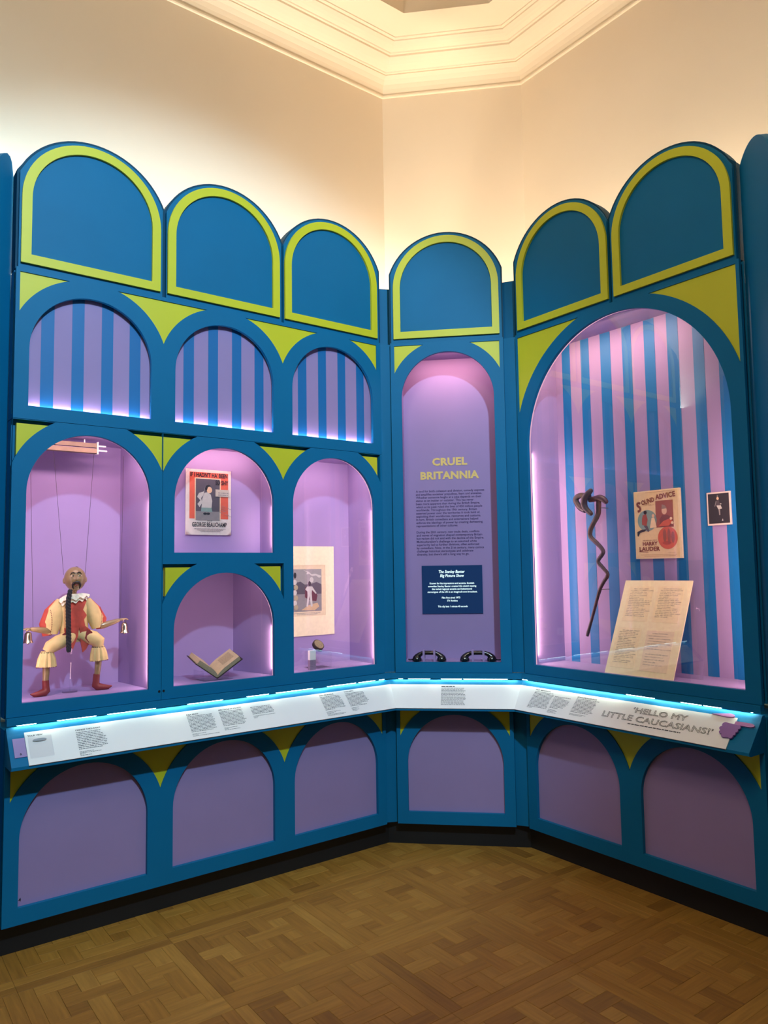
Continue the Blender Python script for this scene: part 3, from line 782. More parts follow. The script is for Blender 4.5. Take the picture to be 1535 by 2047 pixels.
for (cx, cy, r_, a0, a1) in ((-1.700, -.099, .0105, 230, 380), (-1.692, -.084, .0095, 280, 410), (-1.686, -.068, .0095, 280, 410), (-1.682, -.050, .0110, 290, 440)):
    fist += [(cx+r_*cos(radians(a)), cy+r_*.9*sin(radians(a))) for a in range(a0, a1, 14)]
Tp.part('fist', M().prism([fist], H0, H0+.008, pl), mat('deep_lilac', srgb(146, 104, 170), .5, noise=0))
Tp.part('index_finger', M().prism([[(-1.703, -.040), (-1.701, -.022)]+[(-1.640+.022*cos(radians(a)), -.031+.0095*sin(radians(a))) for a in range(80, -100, -20)]], .0046, .0126, pl), M_PINKL)
Tp.part('thumb', M().prism([[(-1.818, -.0005)]+[(-1.735+.02*cos(radians(a)), .004+.009*sin(radians(a))) for a in range(100, -80, -20)]+[(-1.75, -.006)]], .0046, .0106, pl), M_PINKL)

# ------------------------------------------------------------------ the string puppet
def puppet():
    O = .19
    T = Thing('marionette', 'old carved string puppet in cream and coral costume standing in the left case', 'puppet', 0, .955, O, LBOT)
    Mw = mat('aged_carved_wood', srgb(150, 126, 84), .35, noise=.22, scale=25, coat=.3)
    Mc = mat('cream_satin', srgb(226, 198, 132), .55, noise=.10, scale=30, bump=.2)
    Mo = mat('coral_cloth', srgb(190, 76, 58), .75, noise=.16, scale=45, bump=.3)
    Ml = mat('ivory_lace', srgb(255, 244, 216), .8, noise=.12, scale=120, bump=.15)
    Mh = mat('black_braid', srgb(30, 34, 38), .6, noise=.3, scale=90, bump=.5)
    Mb = mat('brick_red_boot', srgb(124, 44, 40), .5, noise=.08, scale=20)
    Mk = mat('puppet_black_paint', srgb(34, 26, 22), .4, noise=0)
    Me = mat('eye_white_paint', srgb(225, 205, 165), .3, noise=0)
    Mr = mat('lip_red_paint', srgb(150, 74, 62), .4, noise=0)
    Mt = mat('dark_red_trim', srgb(120, 42, 40), .8, noise=.2, scale=80)
    # head: turned a little to its left, chin up
    hc = Vector((.9640, O-.005, -.0240)); rot = Matrix.Rotation(radians(-8), 3, 'Z') @ Matrix.Rotation(radians(-3), 3, 'Y')
    def g(d, c, s_): return math.exp(-((d-Vector(c).normalized()).length/s_)**2)
    def bump(d):
        f = 1.0
        f += .20*g(d, (0, -1, .0), .14)+.13*g(d, (0, -1, .20), .11)            # nose
        f += .05*g(d, (0, -.75, -.95), .30)                                     # chin
        f += .045*g(d, (.50, -1, -.10), .22)+.045*g(d, (-.50, -1, -.10), .22)   # cheekbones
        f += .05*g(d, (.32, -1, .52), .2)+.05*g(d, (-.32, -1, .52), .2)         # brows
        f -= .06*g(d, (.33, -1, .28), .14)+.06*g(d, (-.33, -1, .28), .14)       # eye sockets
        f -= .03*g(d, (1, -.2, -.8), .45)+.03*g(d, (-1, -.2, -.8), .45)
        return f
    head = T.part('head', M().ball(hc, (.0485, .050, .0565), 40, 28, rot, bump), Mw, smooth=True)
    def on(x, z, k=1.0, add=.0):
        d = Vector((x, -1, z)).normalized(); f = bump(d)
        q = Vector((d.x*.0485, d.y*.050, d.z*.0565))*f*k; q += d*add
        return hc+rot@q
    for x in (-.33, .33):
        e = T.part('eye', M().ball(on(x, .28, 1, -.001), (.0090, .004, .0058), 14, 10, rot), Me, head, smooth=True)
        T.part('pupil', M().ball(on(x+.04, .28, 1, .0026), (.0036, .0018, .0040), 10, 6, rot), Mk, head, smooth=True)
        sx = 1 if x > 0 else -1
        T.part('eyebrow', M().tube([on(x-.27*sx, .46, 1, .001), on(x-.1*sx, .58, 1, .0015), on(x+.12*sx, .60, 1, .0015), on(x+.30*sx, .42, 1, .001)], [.0012, .0030, .0028, .0010], 6), Mk, head, smooth=True)
        s_ = -1 if x < 0 else 1
        T.part('ear', M().ball(hc+rot@Vector((s_*.0475, .004, -.006)), (.006, .009, .014), 12, 8, rot), Mw, head, smooth=True)
    m_pts = [on(-.42, -1.30, 1, .002), on(-.46, -.88, 1, .003), on(-.38, -.50, 1, .005), on(-.20, -.27, 1, .006), on(0, -.22, 1, .006), on(.20, -.27, 1, .006), on(.38, -.50, 1, .005), on(.46, -.88, 1, .003), on(.42, -1.30, 1, .002)]
    T.part('moustache', M().tube(m_pts, [.0014, .0032, .0042, .0044, .0036, .0044, .0042, .0032, .0014], 8), Mk, head, smooth=True)
    T.part('lips', M().ball(on(0, -.52, 1, .001), (.0075, .0035, .0042), 14, 8, rot), Mr, head, smooth=True)
    T.part('topknot', M().ball(hc+Vector((.006, .0, .054)), (.008, .008, .004), 12, 6), Mk, head, smooth=True)
    T.part('neck', M().tube([(.962, O, -.070), (.960, O, -.088), (.958, O, -.112)], [.015, .0135, .0155], 14), Mw, smooth=True)
    # lace collar: two ruffled tiers
    mb = M()
    for (z0, z1, ra, rb) in ((-.094, -.118, .020, .066), (-.098, -.132, .020, .058)):
        K = 64; rg = 5
        vs = []
        for i in range(rg):
            f = i/(rg-1)
            for k in range(K):
                a = 2*pi*k/K; r_ = ra+(rb-ra)*f
                vs.append(Vector((.959+r_*1.12*cos(a), O-.002+r_*.72*sin(a), z0+(z1-z0)*f**1.6+.006*f*sin(a*13)+(.014*f*cos(a)))))
        mb.add(vs, [(i*K+k, i*K+(k+1) % K, (i+1)*K+(k+1) % K, (i+1)*K+k) for i in range(rg-1) for k in range(K)])
    T.part('lace_collar', mb, Ml, smooth=True)
    # jacket body
    P = [(.959, O, -.112), (.958, O, -.128), (.958, O, -.16), (.960, O, -.21), (.964, O, -.255), (.968, O+.004, -.295), (.970, O+.004, -.318)]
    hw = [.030, .066, .074, .068, .064, .066, .056]; dp = .40
    T.part('jacket', M().tube(P, hw, 28, flat=(1, dp), ref=(1, 0, 0)), Mc, smooth=True)
    def front(u, z, add=.003):
        for (a, b, ha, hb) in zip(P, P[1:], hw, hw[1:]):
            if b[2] <= z <= a[2]:
                f = (a[2]-z)/(a[2]-b[2]); c = a[0]+(b[0]-a[0])*f; h = ha+(hb-ha)*f
                return O-h*dp*sqrt(max(0, 1-min(1, abs(u-c)/h)**2))-add
        return O-.026-add
    def appl(mb, poly, add=.004):
        n_ = 14; zs_ = [p[1] for p in poly]; z0, z1 = min(zs_), max(zs_)
        rows = []
        for i in range(n_*2+1):
            z = z0+(z1-z0)*(.001+.998*i/(n_*2)); xs = []
            for (ax, az), (bx, bz) in zip(poly, poly[1:]+poly[:1]):
                if (az-z)*(bz-z) <= 0 and az != bz: xs.append(ax+(bx-ax)*(z-az)/(bz-az))
            rows.append((min(xs), max(xs), z))
        vs = []; K = 9
        for a, b, z in rows:
            for k in range(K):
                u = a+(b-a)*k/(K-1); vs.append(Vector((u, front(u, z, add), z)))
        nr = len(rows)
        mb.add(vs, [(i*K+k, i*K+k+1, (i+1)*K+k+1, (i+1)*K+k) for i in range(nr-1) for k in range(K-1)])
    mb = M()
    appl(mb, [(.936, -.136), (1.020, -.116), (1.004, -.150), (.996, -.168), (1.016, -.196), (1.002, -.214), (1.010, -.250), (.982, -.262), (.930, -.262), (.936, -.226), (.922, -.196), (.944, -.172), (.938, -.152)])
    T.part('waistcoat', mb, Mo, label='coral waistcoat with zigzag edge')
    mb = M()
    for poly in ([(.914, -.250), (.978, -.250), (.974, -.290), (.952, -.350), (.936, -.318), (.918, -.300)], [(.980, -.250), (1.008, -.246), (1.028, -.262), (1.042, -.290), (1.012, -.352), (.996, -.366), (.986, -.318)]):
        vs = []; 
        mb.prism([poly], -(O-.028), -(O-.033))
    T.part('coat_tails', mb, Mo, label='coral pointed coat tails')
    mb = M()
    mb.prism([[(.930, -.262), (.904, -.276), (.898, -.304), (.918, -.312), (.940, -.300)]], -(O-.036), -(O-.042)); mb.prism([[(1.012, -.258), (1.034, -.272), (1.040, -.296), (1.020, -.322), (1.002, -.300)]], -(O-.040), -(O-.046))
    T.part('hip_flaps', mb, Mt, label='dark speckled hip flaps')
    # sleeves with coral outer panel
    mb = M(); ms = M(); mf = M()
    for path, fore, rr in (([(.908, O, -.126), (.882, O-.004, -.170), (.866, O-.010, -.225), (.862, O-.012, -.275)], None, [.024, .036, .040, .026]),
                           ([(1.014, O, -.126), (1.040, O-.004, -.168), (1.060, O-.008, -.215), (1.068, O-.010, -.258)], None, [.024, .034, .038, .026])):
        mb.tube(path, rr, 18, flat=(1, .62), ref=(1, 0, 0))
        sgn = -1 if path[0][0] < .95 else 1
        ms.tube([(p[0]+sgn*(r_*.62), p[1]+.006, p[2]-.006) for p, r_ in zip(path, rr)], [r_*.78 for r_ in rr], 16, flat=(1, .66), ref=(1, 0, 0))
    T.part('sleeves', mb, Mc, smooth=True); T.part('sleeve_lining', ms, Mo, smooth=True)
    # trim dots down the sleeves
    mb = M()
    for i in range(15):
        f = i/14
        mb.ball((.852-.002*f+.008*sin(f*3), O-.034, -.165-.112*f), .0022, 6, 4); mb.ball((1.074+.008*sin(f*3), O-.032, -.160-.095*f), .0022, 6, 4)
    T.part('sleeve_trim', mb, Mt)
    # forearms and hands
    def hand(wr, d, label_side, curl):
        d = Vector(d).normalized(); upv = Vector((0, 0, 1)); sd = d.cross(upv).normalized()
        mb = M(); c = Vector(wr)+d*.012
        rm = Matrix((d, sd, d.cross(sd)*-1)).transposed()
        mb.ball(c, (.015, .011, .0065), 14, 8, rm)
        for i, L in enumerate((.021, .024, .022, .017)):
            b = c+d*.011+sd*(-.0085+.0057*i); x = b; pts = [b-d*.004]; dd = d.copy()
            for k in range(4):
                x = x+dd*(L/4); pts.append(x.copy()); dd = (dd+Vector((0, 0, -curl))*(.35)).normalized()
            mb.tube(pts, [.0030, .0029, .0027, .0024, .0014], 8)
        b = c-d*.002-sd*.010
        mb.tube([b, b-sd*.007+d*.004, b-sd*.009+d*.011+Vector((0, 0, -.004)), b-sd*.006+d*.017+Vector((0, 0, -.008))], [.0040, .0035, .0030, .0016], 8)
        return mb
    T.part('forearm', M().tube([(.860, O-.012, -.262), (.838, O-.016, -.257), (.800, O-.02, -.250), (.772, O-.02, -.246)], [.017, .0155, .0125, .0085], 14), Mw, smooth=True)
    T.part('hand', hand((.774, O-.02, -.246), (-1, -.1, .05), 'L', 1.0), Mw, smooth=True)
    T.part('forearm', M().tube([(1.080, O-.010, -.250), (1.100, O-.014, -.246), (1.140, O-.020, -.234), (1.166, O-.022, -.226)], [.016, .015, .012, .0085], 14), Mw, smooth=True)
    T.part('hand', hand((1.164, O-.022, -.226), (1, -.15, .22), 'R', 1.0), Mw, smooth=True)
    # trousers, ruffles, shins, boots
    mb = M()
    mb.tube([(.962, O, -.280), (.935, O-.012, -.298), (.890, O-.030, -.312), (.852, O-.036, -.332), (.840, O-.034, -.350)], [.030, .033, .033, .030, .022], 18)
    mb.tube([(.976, O, -.280), (1.010, O-.010, -.292), (1.046, O-.026, -.304), (1.066, O-.032, -.322), (1.068, O-.030, -.345)], [.030, .033, .034, .032, .022], 18)
    T.part('breeches', mb, Mc, smooth=True)
    for (a, b, rr) in (((.840, O-.034, -.348), (.838, O-.034, -.418), (.024, .028, .036, .040)), ((1.066, O-.030, -.340), (1.072, O-.028, -.408), (.024, .028, .035, .038))):
        a, b = Vector(a), Vector(b)
        path = [a.lerp(b, f) for f in (0, .12, .5, 1.0)]
        rf = T.part('knee_ruffle', M().tube(path, list(rr), 60, wave=lambda i, an: 1+(.03+.035*i)*sin(an*11), cap=False, flat=(1, .8), ref=(1, 0, 0)), Mc, smooth=True)
        mb = M()
        for k in range(26):
            an = 2*pi*k/26; mb.ball(b+Vector((cos(an)*rr[3]*1.04, sin(an)*rr[3]*.83, -.001)), .0020, 6, 4)
        T.part('hem_beads', mb, Mt, rf)
        mb = M()
        for k in range(20):
            an = 2*pi*k/20; mb.ball(a.lerp(b, .08)+Vector((cos(an)*.0265, sin(an)*.0215, 0)), .0026, 6, 4)
        T.part('garter_beads', mb, Mk, rf)
    T.part('shin', M().tube([(.838, O-.034, -.395), (.838, O-.034, -.44), (.836, O-.034, -.490)], [.0150, .0155, .0125], 14), Mw, smooth=True)
    T.part('shin', M().tube([(1.072, O-.028, -.385), (1.068, O-.028, -.43), (1.063, O-.028, -.486)], [.0145, .0150, .0125], 14), Mw, smooth=True)
    for (x, s_, zt) in ((.836, -1, -.478), (1.062, 1, -.472)):
        yb = O-.034 if s_ < 0 else O-.028
        z0 = LBOT
        path = [(x, yb, zt), (x-s_*.002, yb, zt-.03), (x-s_*.004, yb, z0+.024), (x+s_*.008, yb-.004, z0+.0145), (x+s_*.030, yb-.010, z0+.0125), (x+s_*.050, yb-.016, z0+.0115), (x+s_*.066, yb-.020, z0+.016)]
        T.part('boot', M().tube(path, [.0145, .0150, .0180, .0190, .0135, .0100, .0025], 14, ref=(0, 1, 0)), Mb, smooth=True)
    # braid over the chest
    mb = M(); N = 70
    for st in range(3):
        pts = []
        for i in range(N):
            f = i/(N-1); z = -.074-.285*f; u = .934-.014*math.sin(min(1, f*4)*pi/2)+.008*f
            a = f*40+st*2*pi/3
            pts.append((u+.0062*cos(a), O-.046-.012*min(1, f*5)+.0045*sin(a), z))
        mb.tube(pts, [.0050+.0012*min(1, i/10) for i in range(N-4)]+[.006, .005, .004, .002], 7)
    T.part('braid', mb, Mh, smooth=True)
    mb = M()
    for a, b in (((.9140, O, -.004), (.862, O+.01, .575)), ((1.0105, O, -.008), (1.046, O+.01, .575)), ((1.172, O-.02, -.215), (1.185, O, .575)), ((.782, O-.02, -.238), (.760, O, .575))):
        mb.tube([a, b], [.0009, .0009], 5)
    T.part('strings', mb, mat('dark_string', srgb(70, 55, 60), .8, noise=0))
puppet()
M_BRASS = mat('dull_silver_metal', srgb(190, 176, 150), .3, 1.0, noise=.1, scale=30)
def bell(u, o, z, label):
    T = Thing('hand_bell', label, 'bell', 0, u, o, z-.048, 'bells held by the puppet')
    T.part('bell_cup', M().lathe((u, o, z), [(.003, .004), (.010, .002), (.0145, -.004), (.0155, -.014), (.0165, -.028), (.0190, -.037), (.0225, -.043), (.0225, -.045), (.017, -.043), (.012, -.030)], (0, 0, 1), 22), M_BRASS, smooth=True)
    T.part('handle_loop', M().tube([(u-.006, o, z+.002), (u-.007, o, z+.014), (u, o, z+.020), (u+.007, o, z+.014), (u+.006, o, z+.002)], .0018, 7), M_BRASS, smooth=True)
    T.part('clapper', M().ball((u, o, z-.046), .0055, 10, 8), M_BRASS, smooth=True)
bell(1.190, .165, -.243, 'small silver bell hanging from the puppet\'s right-hand side hand')
bell(.762, .168, -.262, 'small silver bell half hidden by the left edge of the puppet case')
T = Thing('puppet_stand', 'clear acrylic disc stand with rod below the puppet', 'stand', 0, .950, .19, LBOT)
T.part('disc', M().lathe((.950, .19, LBOT), [(.034, 0), (.034, .005), (.033, .006)], (0, 0, 1), 32), M_ACRYL)
T.part('rod', M().tube([(.950, .19, LBOT+.006), (.955, .19, -.32)], .0028, 10), M_ACRYL)
T = Thing('hanging_rail', 'brown wooden rail the puppet strings are tied to, at case top', 'rail', 0, .95, .20, .574)
Mrail = mat('brown_rail_wood', srgb(112, 92, 66), .5, noise=.15, scale=30)
T.part('rod', M().box(.712, 1.055, .185, .205, .606, .626), Mrail)
T.part('lower_slat', M().box(.712, 1.055, .180, .215, .578, .600), Mrail)
mb = M(); mb.box(1.055, 1.061, .178, .217, .574, .632); mb.box(1.061, 1.105, .190, .200, .590, .596); mb.box(1.061, 1.100, .190, .200, .612, .618)
T.part('end_clip', mb, M_WHITE, label='pale end clip')
mb = M(); mb.tube([(.80, .195, .626), (.80, .195, .6425)], .003, 8); mb.tube([(1.0, .195, .626), (1.0, .195, .6425)], .003, 8)
T.part('hanger', mb, M_WHITE)

# ------------------------------------------------------------------ open book on cradle
def book():
    T = Thing('open_book', 'old open book with blank-looking cream pages on a clear cradle', 'book', 0, 1.63, .13, -.540)
    Mcov = mat('dark_brown_binding', srgb(62, 48, 44), .6, noise=.15, scale=40)
    Mpg = mat('aged_page', srgb(226, 198, 156), .8, noise=.06, scale=40)
    Med = mat('page_edges', srgb(176, 160, 128), .9, noise=.2, scale=300)
    Sf, Sb = Vector((1.622, .055, -.534)), Vector((1.640, .205, -.508))
    Rf, Rb = Vector((1.755, .055, -.452)), Vector((1.735, .205, -.437))
    Lf, Lb = Vector((1.512, .055, -.456)), Vector((1.487, .205, -.441))
    for nm, A, B, s_ in (('right', Rf, Rb, 1), ('left', Lf, Lb, -1)):
        X = (A-Sf); Y = (Sb-Sf); N = X.cross(Y).normalized()
        if N.z < 0: N = -N
        def sl(a, b, c, d, h0, h1): 
            q = [Sf+X*a+Y*b for a, b in ((a, b), (c, b), (c, d), (a, d))]
            return [p+N*h0 for p in q]+[p+N*h1 for p in q]
        FS = [(0, 1, 2, 3), (4, 7, 6, 5), (0, 4, 5, 1), (1, 5, 6, 2), (2, 6, 7, 3), (3, 7, 4, 0)]
        T.part('cover', M().add(sl(-.01, -.03, 1.04, 1.03, -.004, 0), FS), Mcov)
        th = .020 if s_ > 0 else .024
        # page block with a rounded gutter
        vs = []; K = 8
        for b in (0.0, 1.0):
            for k in range(K+1):
                f = .02+.96*k/K; h = th*min(1, .25+sqrt(min(1, f/.35))*.75)
                p = Sf+X*f+Y*b; vs += [p+N*.0005, p+N*h]
        fs = []; st = 2*(K+1)
        for k in range(K):
            a = 2*k
            fs += [(a, a+2, a+3, a+1), (st+a, st+a+1, st+a+3, st+a+2), (a+1, a+3, st+a+3, st+a+1), (a, st+a, st+a+2, a+2)]
        fs += [(0, 1, st+1, st), (2*K, st+2*K, st+2*K+1, 2*K+1)]
        pb = T.part('page_block', M().add(vs, fs), Med, smooth=False)
        top = M()
        for k in range(K):
            a = 2*k+1
            top.add([vs[a]+N*.0004, vs[a+2]+N*.0004, vs[st+a+2]+N*.0004, vs[st+a]+N*.0004], [(0, 1, 2, 3)])
        T.part('open_page', top, Mpg, pb)
        if s_ > 0:
            pl = Plane(Sf+N*(th+.0008), X, Y, N); t = M(); L = X.length; Hh = Y.length
            for r_ in range(13): greek(t, pl, L*.40, L*.86, Hh*(.80-.045*r_), Hh*.016, .0002)
            T.part('printed_text', t, mat('faded_print', srgb(150, 122, 92), .9, noise=0), pb)
    T2 = Thing('book_cradle', 'clear acrylic cradle under the open book', 'stand', 0, 1.63, .13, LBOT)
    mb = M()
    mb.tube([(1.56, .07, LBOT+.002), (1.70, .07, LBOT+.002)], .002, 6); mb.tube([(1.57, .19, LBOT+.002), (1.71, .19, LBOT+.002)], .002, 6)
    T2.part('base', M().box(1.555, 1.715, .065, .195, LBOT, LBOT+.003), M_ACRYL)
    T2.part('upright', M().box(1.553, 1.557, .07, .19, LBOT+.003, -.500), M_ACRYL)
    T2.part('upright', M().box(1.690, 1.694, .07, .19, LBOT+.003, -.505), M_ACRYL)
book()

# ------------------------------------------------------------------ flat prints
def flatmat(name, r, g, b): return mat(name, srgb(r, g, b), .7, noise=.05, scale=60)
K_CORAL = flatmat('coral_print', 222, 100, 72); K_CREAM = flatmat('cream_paper', 238, 214, 170); K_DGREY = flatmat('slate_print', 84, 80, 88)
K_LGREY = flatmat('pale_grey_print', 196, 196, 186); K_MGREY = flatmat('mid_grey_print', 138, 136, 134); K_DARK = flatmat('near_black_print', 34, 30, 34)
K_BROWN = flatmat('sepia_print', 150, 84, 58); K_TEAL = flatmat('dusty_teal_print', 128, 160, 150); K_RED = flatmat('orange_red_print', 206, 96, 60)
K_SKIN = flatmat('printed_face', 226, 190, 150); K_MAR = flatmat('maroon_print', 92, 40, 52); K_IVORY = flatmat('ivory_mount', 246, 232, 190)
def blob(cx, cy, pts): return [(cx+x, cy+y) for x, y in pts]
# sheet music in the short upper case
def sheet_shy():
    T = Thing('framed_sheet_music', 'coral and grey sheet music cover in clear acrylic mount, short upper case', 'print', 0, 1.627, .180, .187)
    x0, x1, y0, y1 = 1.4975, 1.7545, .190, .537
    pl = wallp(.172)
    T.part('paper', M().pbox(pl, x0+.002, x1-.002, y0+.002, y1-.002, -.006, 0), flatmat('white_paper', 226, 218, 205))
    def lay(nm, poly, m, h, lab=None):
        T.part(nm, M().prism([poly], h-.0002, h+.0002, pl), m, label=lab)
    lay('colour_field', rect(1.5195, 1.7360, .2760, .5200), K_CORAL, .0006, 'coral printed ground')
    lay('picture_border', rect(1.5475, 1.6925, .2700, .4905), K_CREAM, .0012)
    lay('picture', rect(1.5530, 1.6870, .2680, .4860), K_DGREY, .0018, 'slate grey picture')
    lay('picture_ground', rect(1.5530, 1.6870, .2680, .3150), K_MGREY, .0022)
    # standing figure in a smock with a long white ribbon
    lay('figure', [(1.600, .412), (1.618, .416), (1.636, .404), (1.644, .370), (1.640, .334), (1.584, .334), (1.588, .380)], K_LGREY, .0028, 'figure in pale smock')
    lay('figure', [(1.584, .334), (1.640, .334), (1.645, .312), (1.581, .314)], K_TEAL, .0028)
    lay('figure', circle(1.628, .428, .015, .017, 16), K_SKIN, .0032)
    lay('figure', [(1.604, .432), (1.606, .448), (1.622, .456), (1.636, .450), (1.620, .442), (1.612, .422)], K_DARK, .0036)
    lay('figure', [(1.606, .448), (1.598, .420), (1.570, .410), (1.560, .390), (1.578, .372), (1.562, .352), (1.574, .336), (1.588, .360), (1.582, .384), (1.594, .398)], K_LGREY, .0030)
    for dx in (0, .018): lay('figure', circle(1.604+dx, .303, .010, .006, 12), K_DARK, .0030)
    lay('paper_label', rect(1.6620, 1.7400, .3950, .4330), flatmat('aged_sticker', 196, 190, 172), .0040)
    t = M(); greek(t, pl, 1.676, 1.735, .413, .004, .0045); greek(t, pl, 1.676, 1.735, .402, .004, .0045); T.part('label_print', t, K_MGREY)
    t = M()
    text(t, "IF I HADN'T HA' BEEN", pl, 1.5225, .4960, width=.2080, size=.0300, bold=.03, h=.003)
    text(t, 'SO SHY', pl, 1.6615, .4580, width=.0730, size=.0330, bold=.03, h=.0050)
    text(t, 'GEORGE BEAUCHAMP', pl, 1.5330, .2350, width=.1940, size=.0320, bold=.02, h=.003)
    text(t, 'SUNG BY', pl, 1.6300, .2620, width=.030, size=.0080, align='C', h=.003)
    T.part('lettering', t, K_DARK)
    t = M()
    for i, (a, b) in enumerate(((1.545, 1.720), (1.560, 1.705), (1.580, 1.690))): greek(t, pl, a, b, .222-.0065*i, .0024, .003)
    pl2 = Plane(pl.p(1.698, .345), (.94, 0, -.34), (.34, 0, .94), (0, -1, 0))
    for i in range(4): scribble(t, pl2, 0, .036, -.012*i, .006, .003)
    T.part('small_print', t, K_MGREY)
    cv = T.part('acrylic_cover', M().poly(rect(x0, x1, y0, y1), .0070, pl), M_ACRYL, label='clear acrylic cover')
    mb = M()
    for cx, cy, sx, sy in ((x0, y1, 1, -1), (x1, y1, -1, -1), (x0, y0, 1, 1), (x1, y0, -1, 1)):
        mb.prism([[(cx, cy), (cx+sx*.030, cy), (cx, cy+sy*.030)]], .0086, .0092, pl)
    T.part('corner_tab', mb, M_ACRYL, cv, label='clear corner clip')
sheet_shy()
# mounted print in the tall right-hand arch of the left wall
def mounted_print():
    T = Thing('mounted_print', 'engraving in broad ivory mount, leaning in tall case near the corner', 'print', 0, 2.30, .285, -.384)
    pl = wallp(.284)
    o_ = rect(2.120, 2.477, -.382, .140); i_ = rect(2.1820, 2.4160, -.2680, .0290)
    T.part('backing', M().prism([o_], -.0035, 0, pl), K_IVORY)
    T.part('window_mount', M().prism([o_, i_[::-1]], 0, .003, pl), K_IVORY, label='ivory mount with bevelled window')
    T.part('print_paper', M().prism([i_], .0001, .0008, pl), flatmat('print_paper', 226, 208, 168))
    def lay(nm, poly, m, h): T.part(nm, M().prism([poly], h-.0002, h+.0002, pl), m)
    lay('picture', rect(2.1900, 2.3895, -.2410, .0060), K_MGREY, .0012)
    lay('picture_sky', rect(2.1900, 2.3895, -.0800, .0060), flatmat('storm_sky_print', 150, 150, 146), .0016)
    lay('picture_cloud', [(2.262, .002), (2.29, -.012), (2.285, -.024), (2.305, -.022), (2.325, -.036), (2.35, -.032), (2.372, -.046), (2.386, -.042), (2.386, -.034), (2.35, -.022), (2.32, -.024), (2.302, -.010)], K_LGREY, .0020)
    lay('picture_hill', [(2.19, -.09), (2.215, -.072), (2.245, -.066), (2.275, -.085), (2.32, -.08), (2.355, -.07), (2.3895, -.086), (2.3895, -.14), (2.19, -.14)], K_DGREY, .0020)
    lay('picture_path', [(2.25, -.232), (2.30, -.205), (2.36, -.192), (2.372, -.215), (2.34, -.236)], flatmat('sandy_print', 206, 176, 132), .0020)
    # plumed figure with a cape, and a garlanded statue
    lay('figure', [(2.276, -.100), (2.274, -.158), (2.296, -.170), (2.318, -.178), (2.352, -.182), (2.360, -.150), (2.330, -.098)], K_MAR, .0024)
    lay('figure', [(2.290, -.095), (2.324, -.096), (2.320, -.135), (2.326, -.212), (2.314, -.214), (2.306, -.150), (2.294, -.212), (2.282, -.212), (2.292, -.150)], K_LGREY, .0030)
    lay('figure', [(2.290, -.095), (2.276, -.112), (2.290, -.124), (2.296, -.116)], K_LGREY, .0032)
    lay('figure', [(2.324, -.096), (2.354, -.136), (2.348, -.140), (2.316, -.110)], K_LGREY, .0032)
    lay('figure', circle(2.306, -.079, .010, .014, 14), K_DARK, .0034)
    lay('figure', circle(2.320, -.057, .013, .016, 14), K_LGREY, .0036)
    for i, (x, y) in enumerate(((2.206, -.07), (2.214, -.10), (2.206, -.13), (2.214, -.16), (2.206, -.19), (2.214, -.215))):
        lay('statue', circle(x, y, .014, .016, 9), K_LGREY if i % 2 == 0 else flatmat('statue_print', 170, 160, 128), .0026+.0004*i)
    lay('statue', circle(2.208, -.030, .009, .018, 12), K_DARK, .0030)
    t = M(); greek(t, pl, 2.20, 2.38, -.252, .003, .0012); greek(t, pl, 2.22, 2.36, -.259, .003, .0012); T.part('printed_caption', t, K_MGREY)
mounted_print()
T = Thing('round_tin', 'small round dark tin with engraved pale lid, tilted on clear block', 'tin', 0, 2.262, .14, -.452)
ax = Vector((.12, -.72, .68)).normalized()
base_c = Vector((2.2790, .150, -.4270)); c0 = base_c-ax*.010
Mtin = mat('tarnished_metal', srgb(74, 62, 56), .4, .7, noise=.2, scale=60)
T.part('body', M().lathe(c0, [(.0325, 0), (.0345, .002), (.0345, .019), (.0330, .021)], ax, 32), Mtin, smooth=True)
T.part('lid', M().lathe(c0+ax*.0211, [(.0290, 0), (.0290, .0012), (.0270, .0018)], ax, 32), mat('engraved_lid', srgb(180, 164, 124), .5, .2, noise=.4, scale=220, bump=.6), label='pale engraved lid', smooth=True)
T = Thing('acrylic_block', 'clear acrylic block carrying the round tin', 'stand', 0, 2.25, .13, LBOT)
T.part('block', M().box(2.215, 2.330, .085, .190, LBOT, -.4565), M_ACRYL)
T = Thing('block_reflection', 'tiny white and grey solid imitating the reflection in the clear block', 'block', 0, 2.190, .065, LBOT)  # solid stand-in for a reflection inside the clear acrylic block
T.part('upper_half', M().box(2.1680, 2.2050, .055, .078, -.4925, -.4420), M_WHITE)
T.part('lower_half', M().box(2.1680, 2.2050, .055, .078, LBOT, -.4927), mat('mauve_grey', srgb(140, 120, 146), .5, noise=0))

# ------------------------------------------------------------------ right case contents
def smooth_path(pts, n=4):
    P = [Vector(p) for p in pts]; out = []
    for i in range(len(P)-1):
        p0, p1, p2, p3 = P[max(0, i-1)], P[i], P[i+1], P[min(len(P)-1, i+2)]
        for k in range(n):
            t = k/n
            out.append(.5*((2*p1)+(-p0+p2)*t+(2*p0-5*p1+4*p2-p3)*t*t+(-p0+3*p1-3*p2+p3)*t**3))
    return out+[P[-1]]
Mst = mat('dark_knotty_wood', srgb(62, 36, 31), .35, noise=.25, scale=30, bump=.3, coat=.3)
T = Thing('walking_stick', 'crooked dark wooden walking stick with knotted root handle, right case', 'walking stick', 2, -2.58, .20, -.392)
o = .20
D_ = [(-2.5453, .3643), (-2.5487, .3223), (-2.5542, .2827), (-2.5859, .2356), (-2.6093, .1967), (-2.6097, .1609), (-2.5745, .1282), (-2.5388, .0939), (-2.5321, .0673), (-2.5658, .0240), (-2.5331, -.0138), (-2.5059, -.0489), (-2.5366, -.0926), (-2.5652, -.1410), (-2.6076, -.2564), (-2.6567, -.3868)]
p = smooth_path([(u, o, z) for u, z in D_], 4); n_ = len(p)
rr = [.0145-.0065*(i/(n_-1))+(.0012 if i % 7 == 3 else 0) for i in range(n_)]
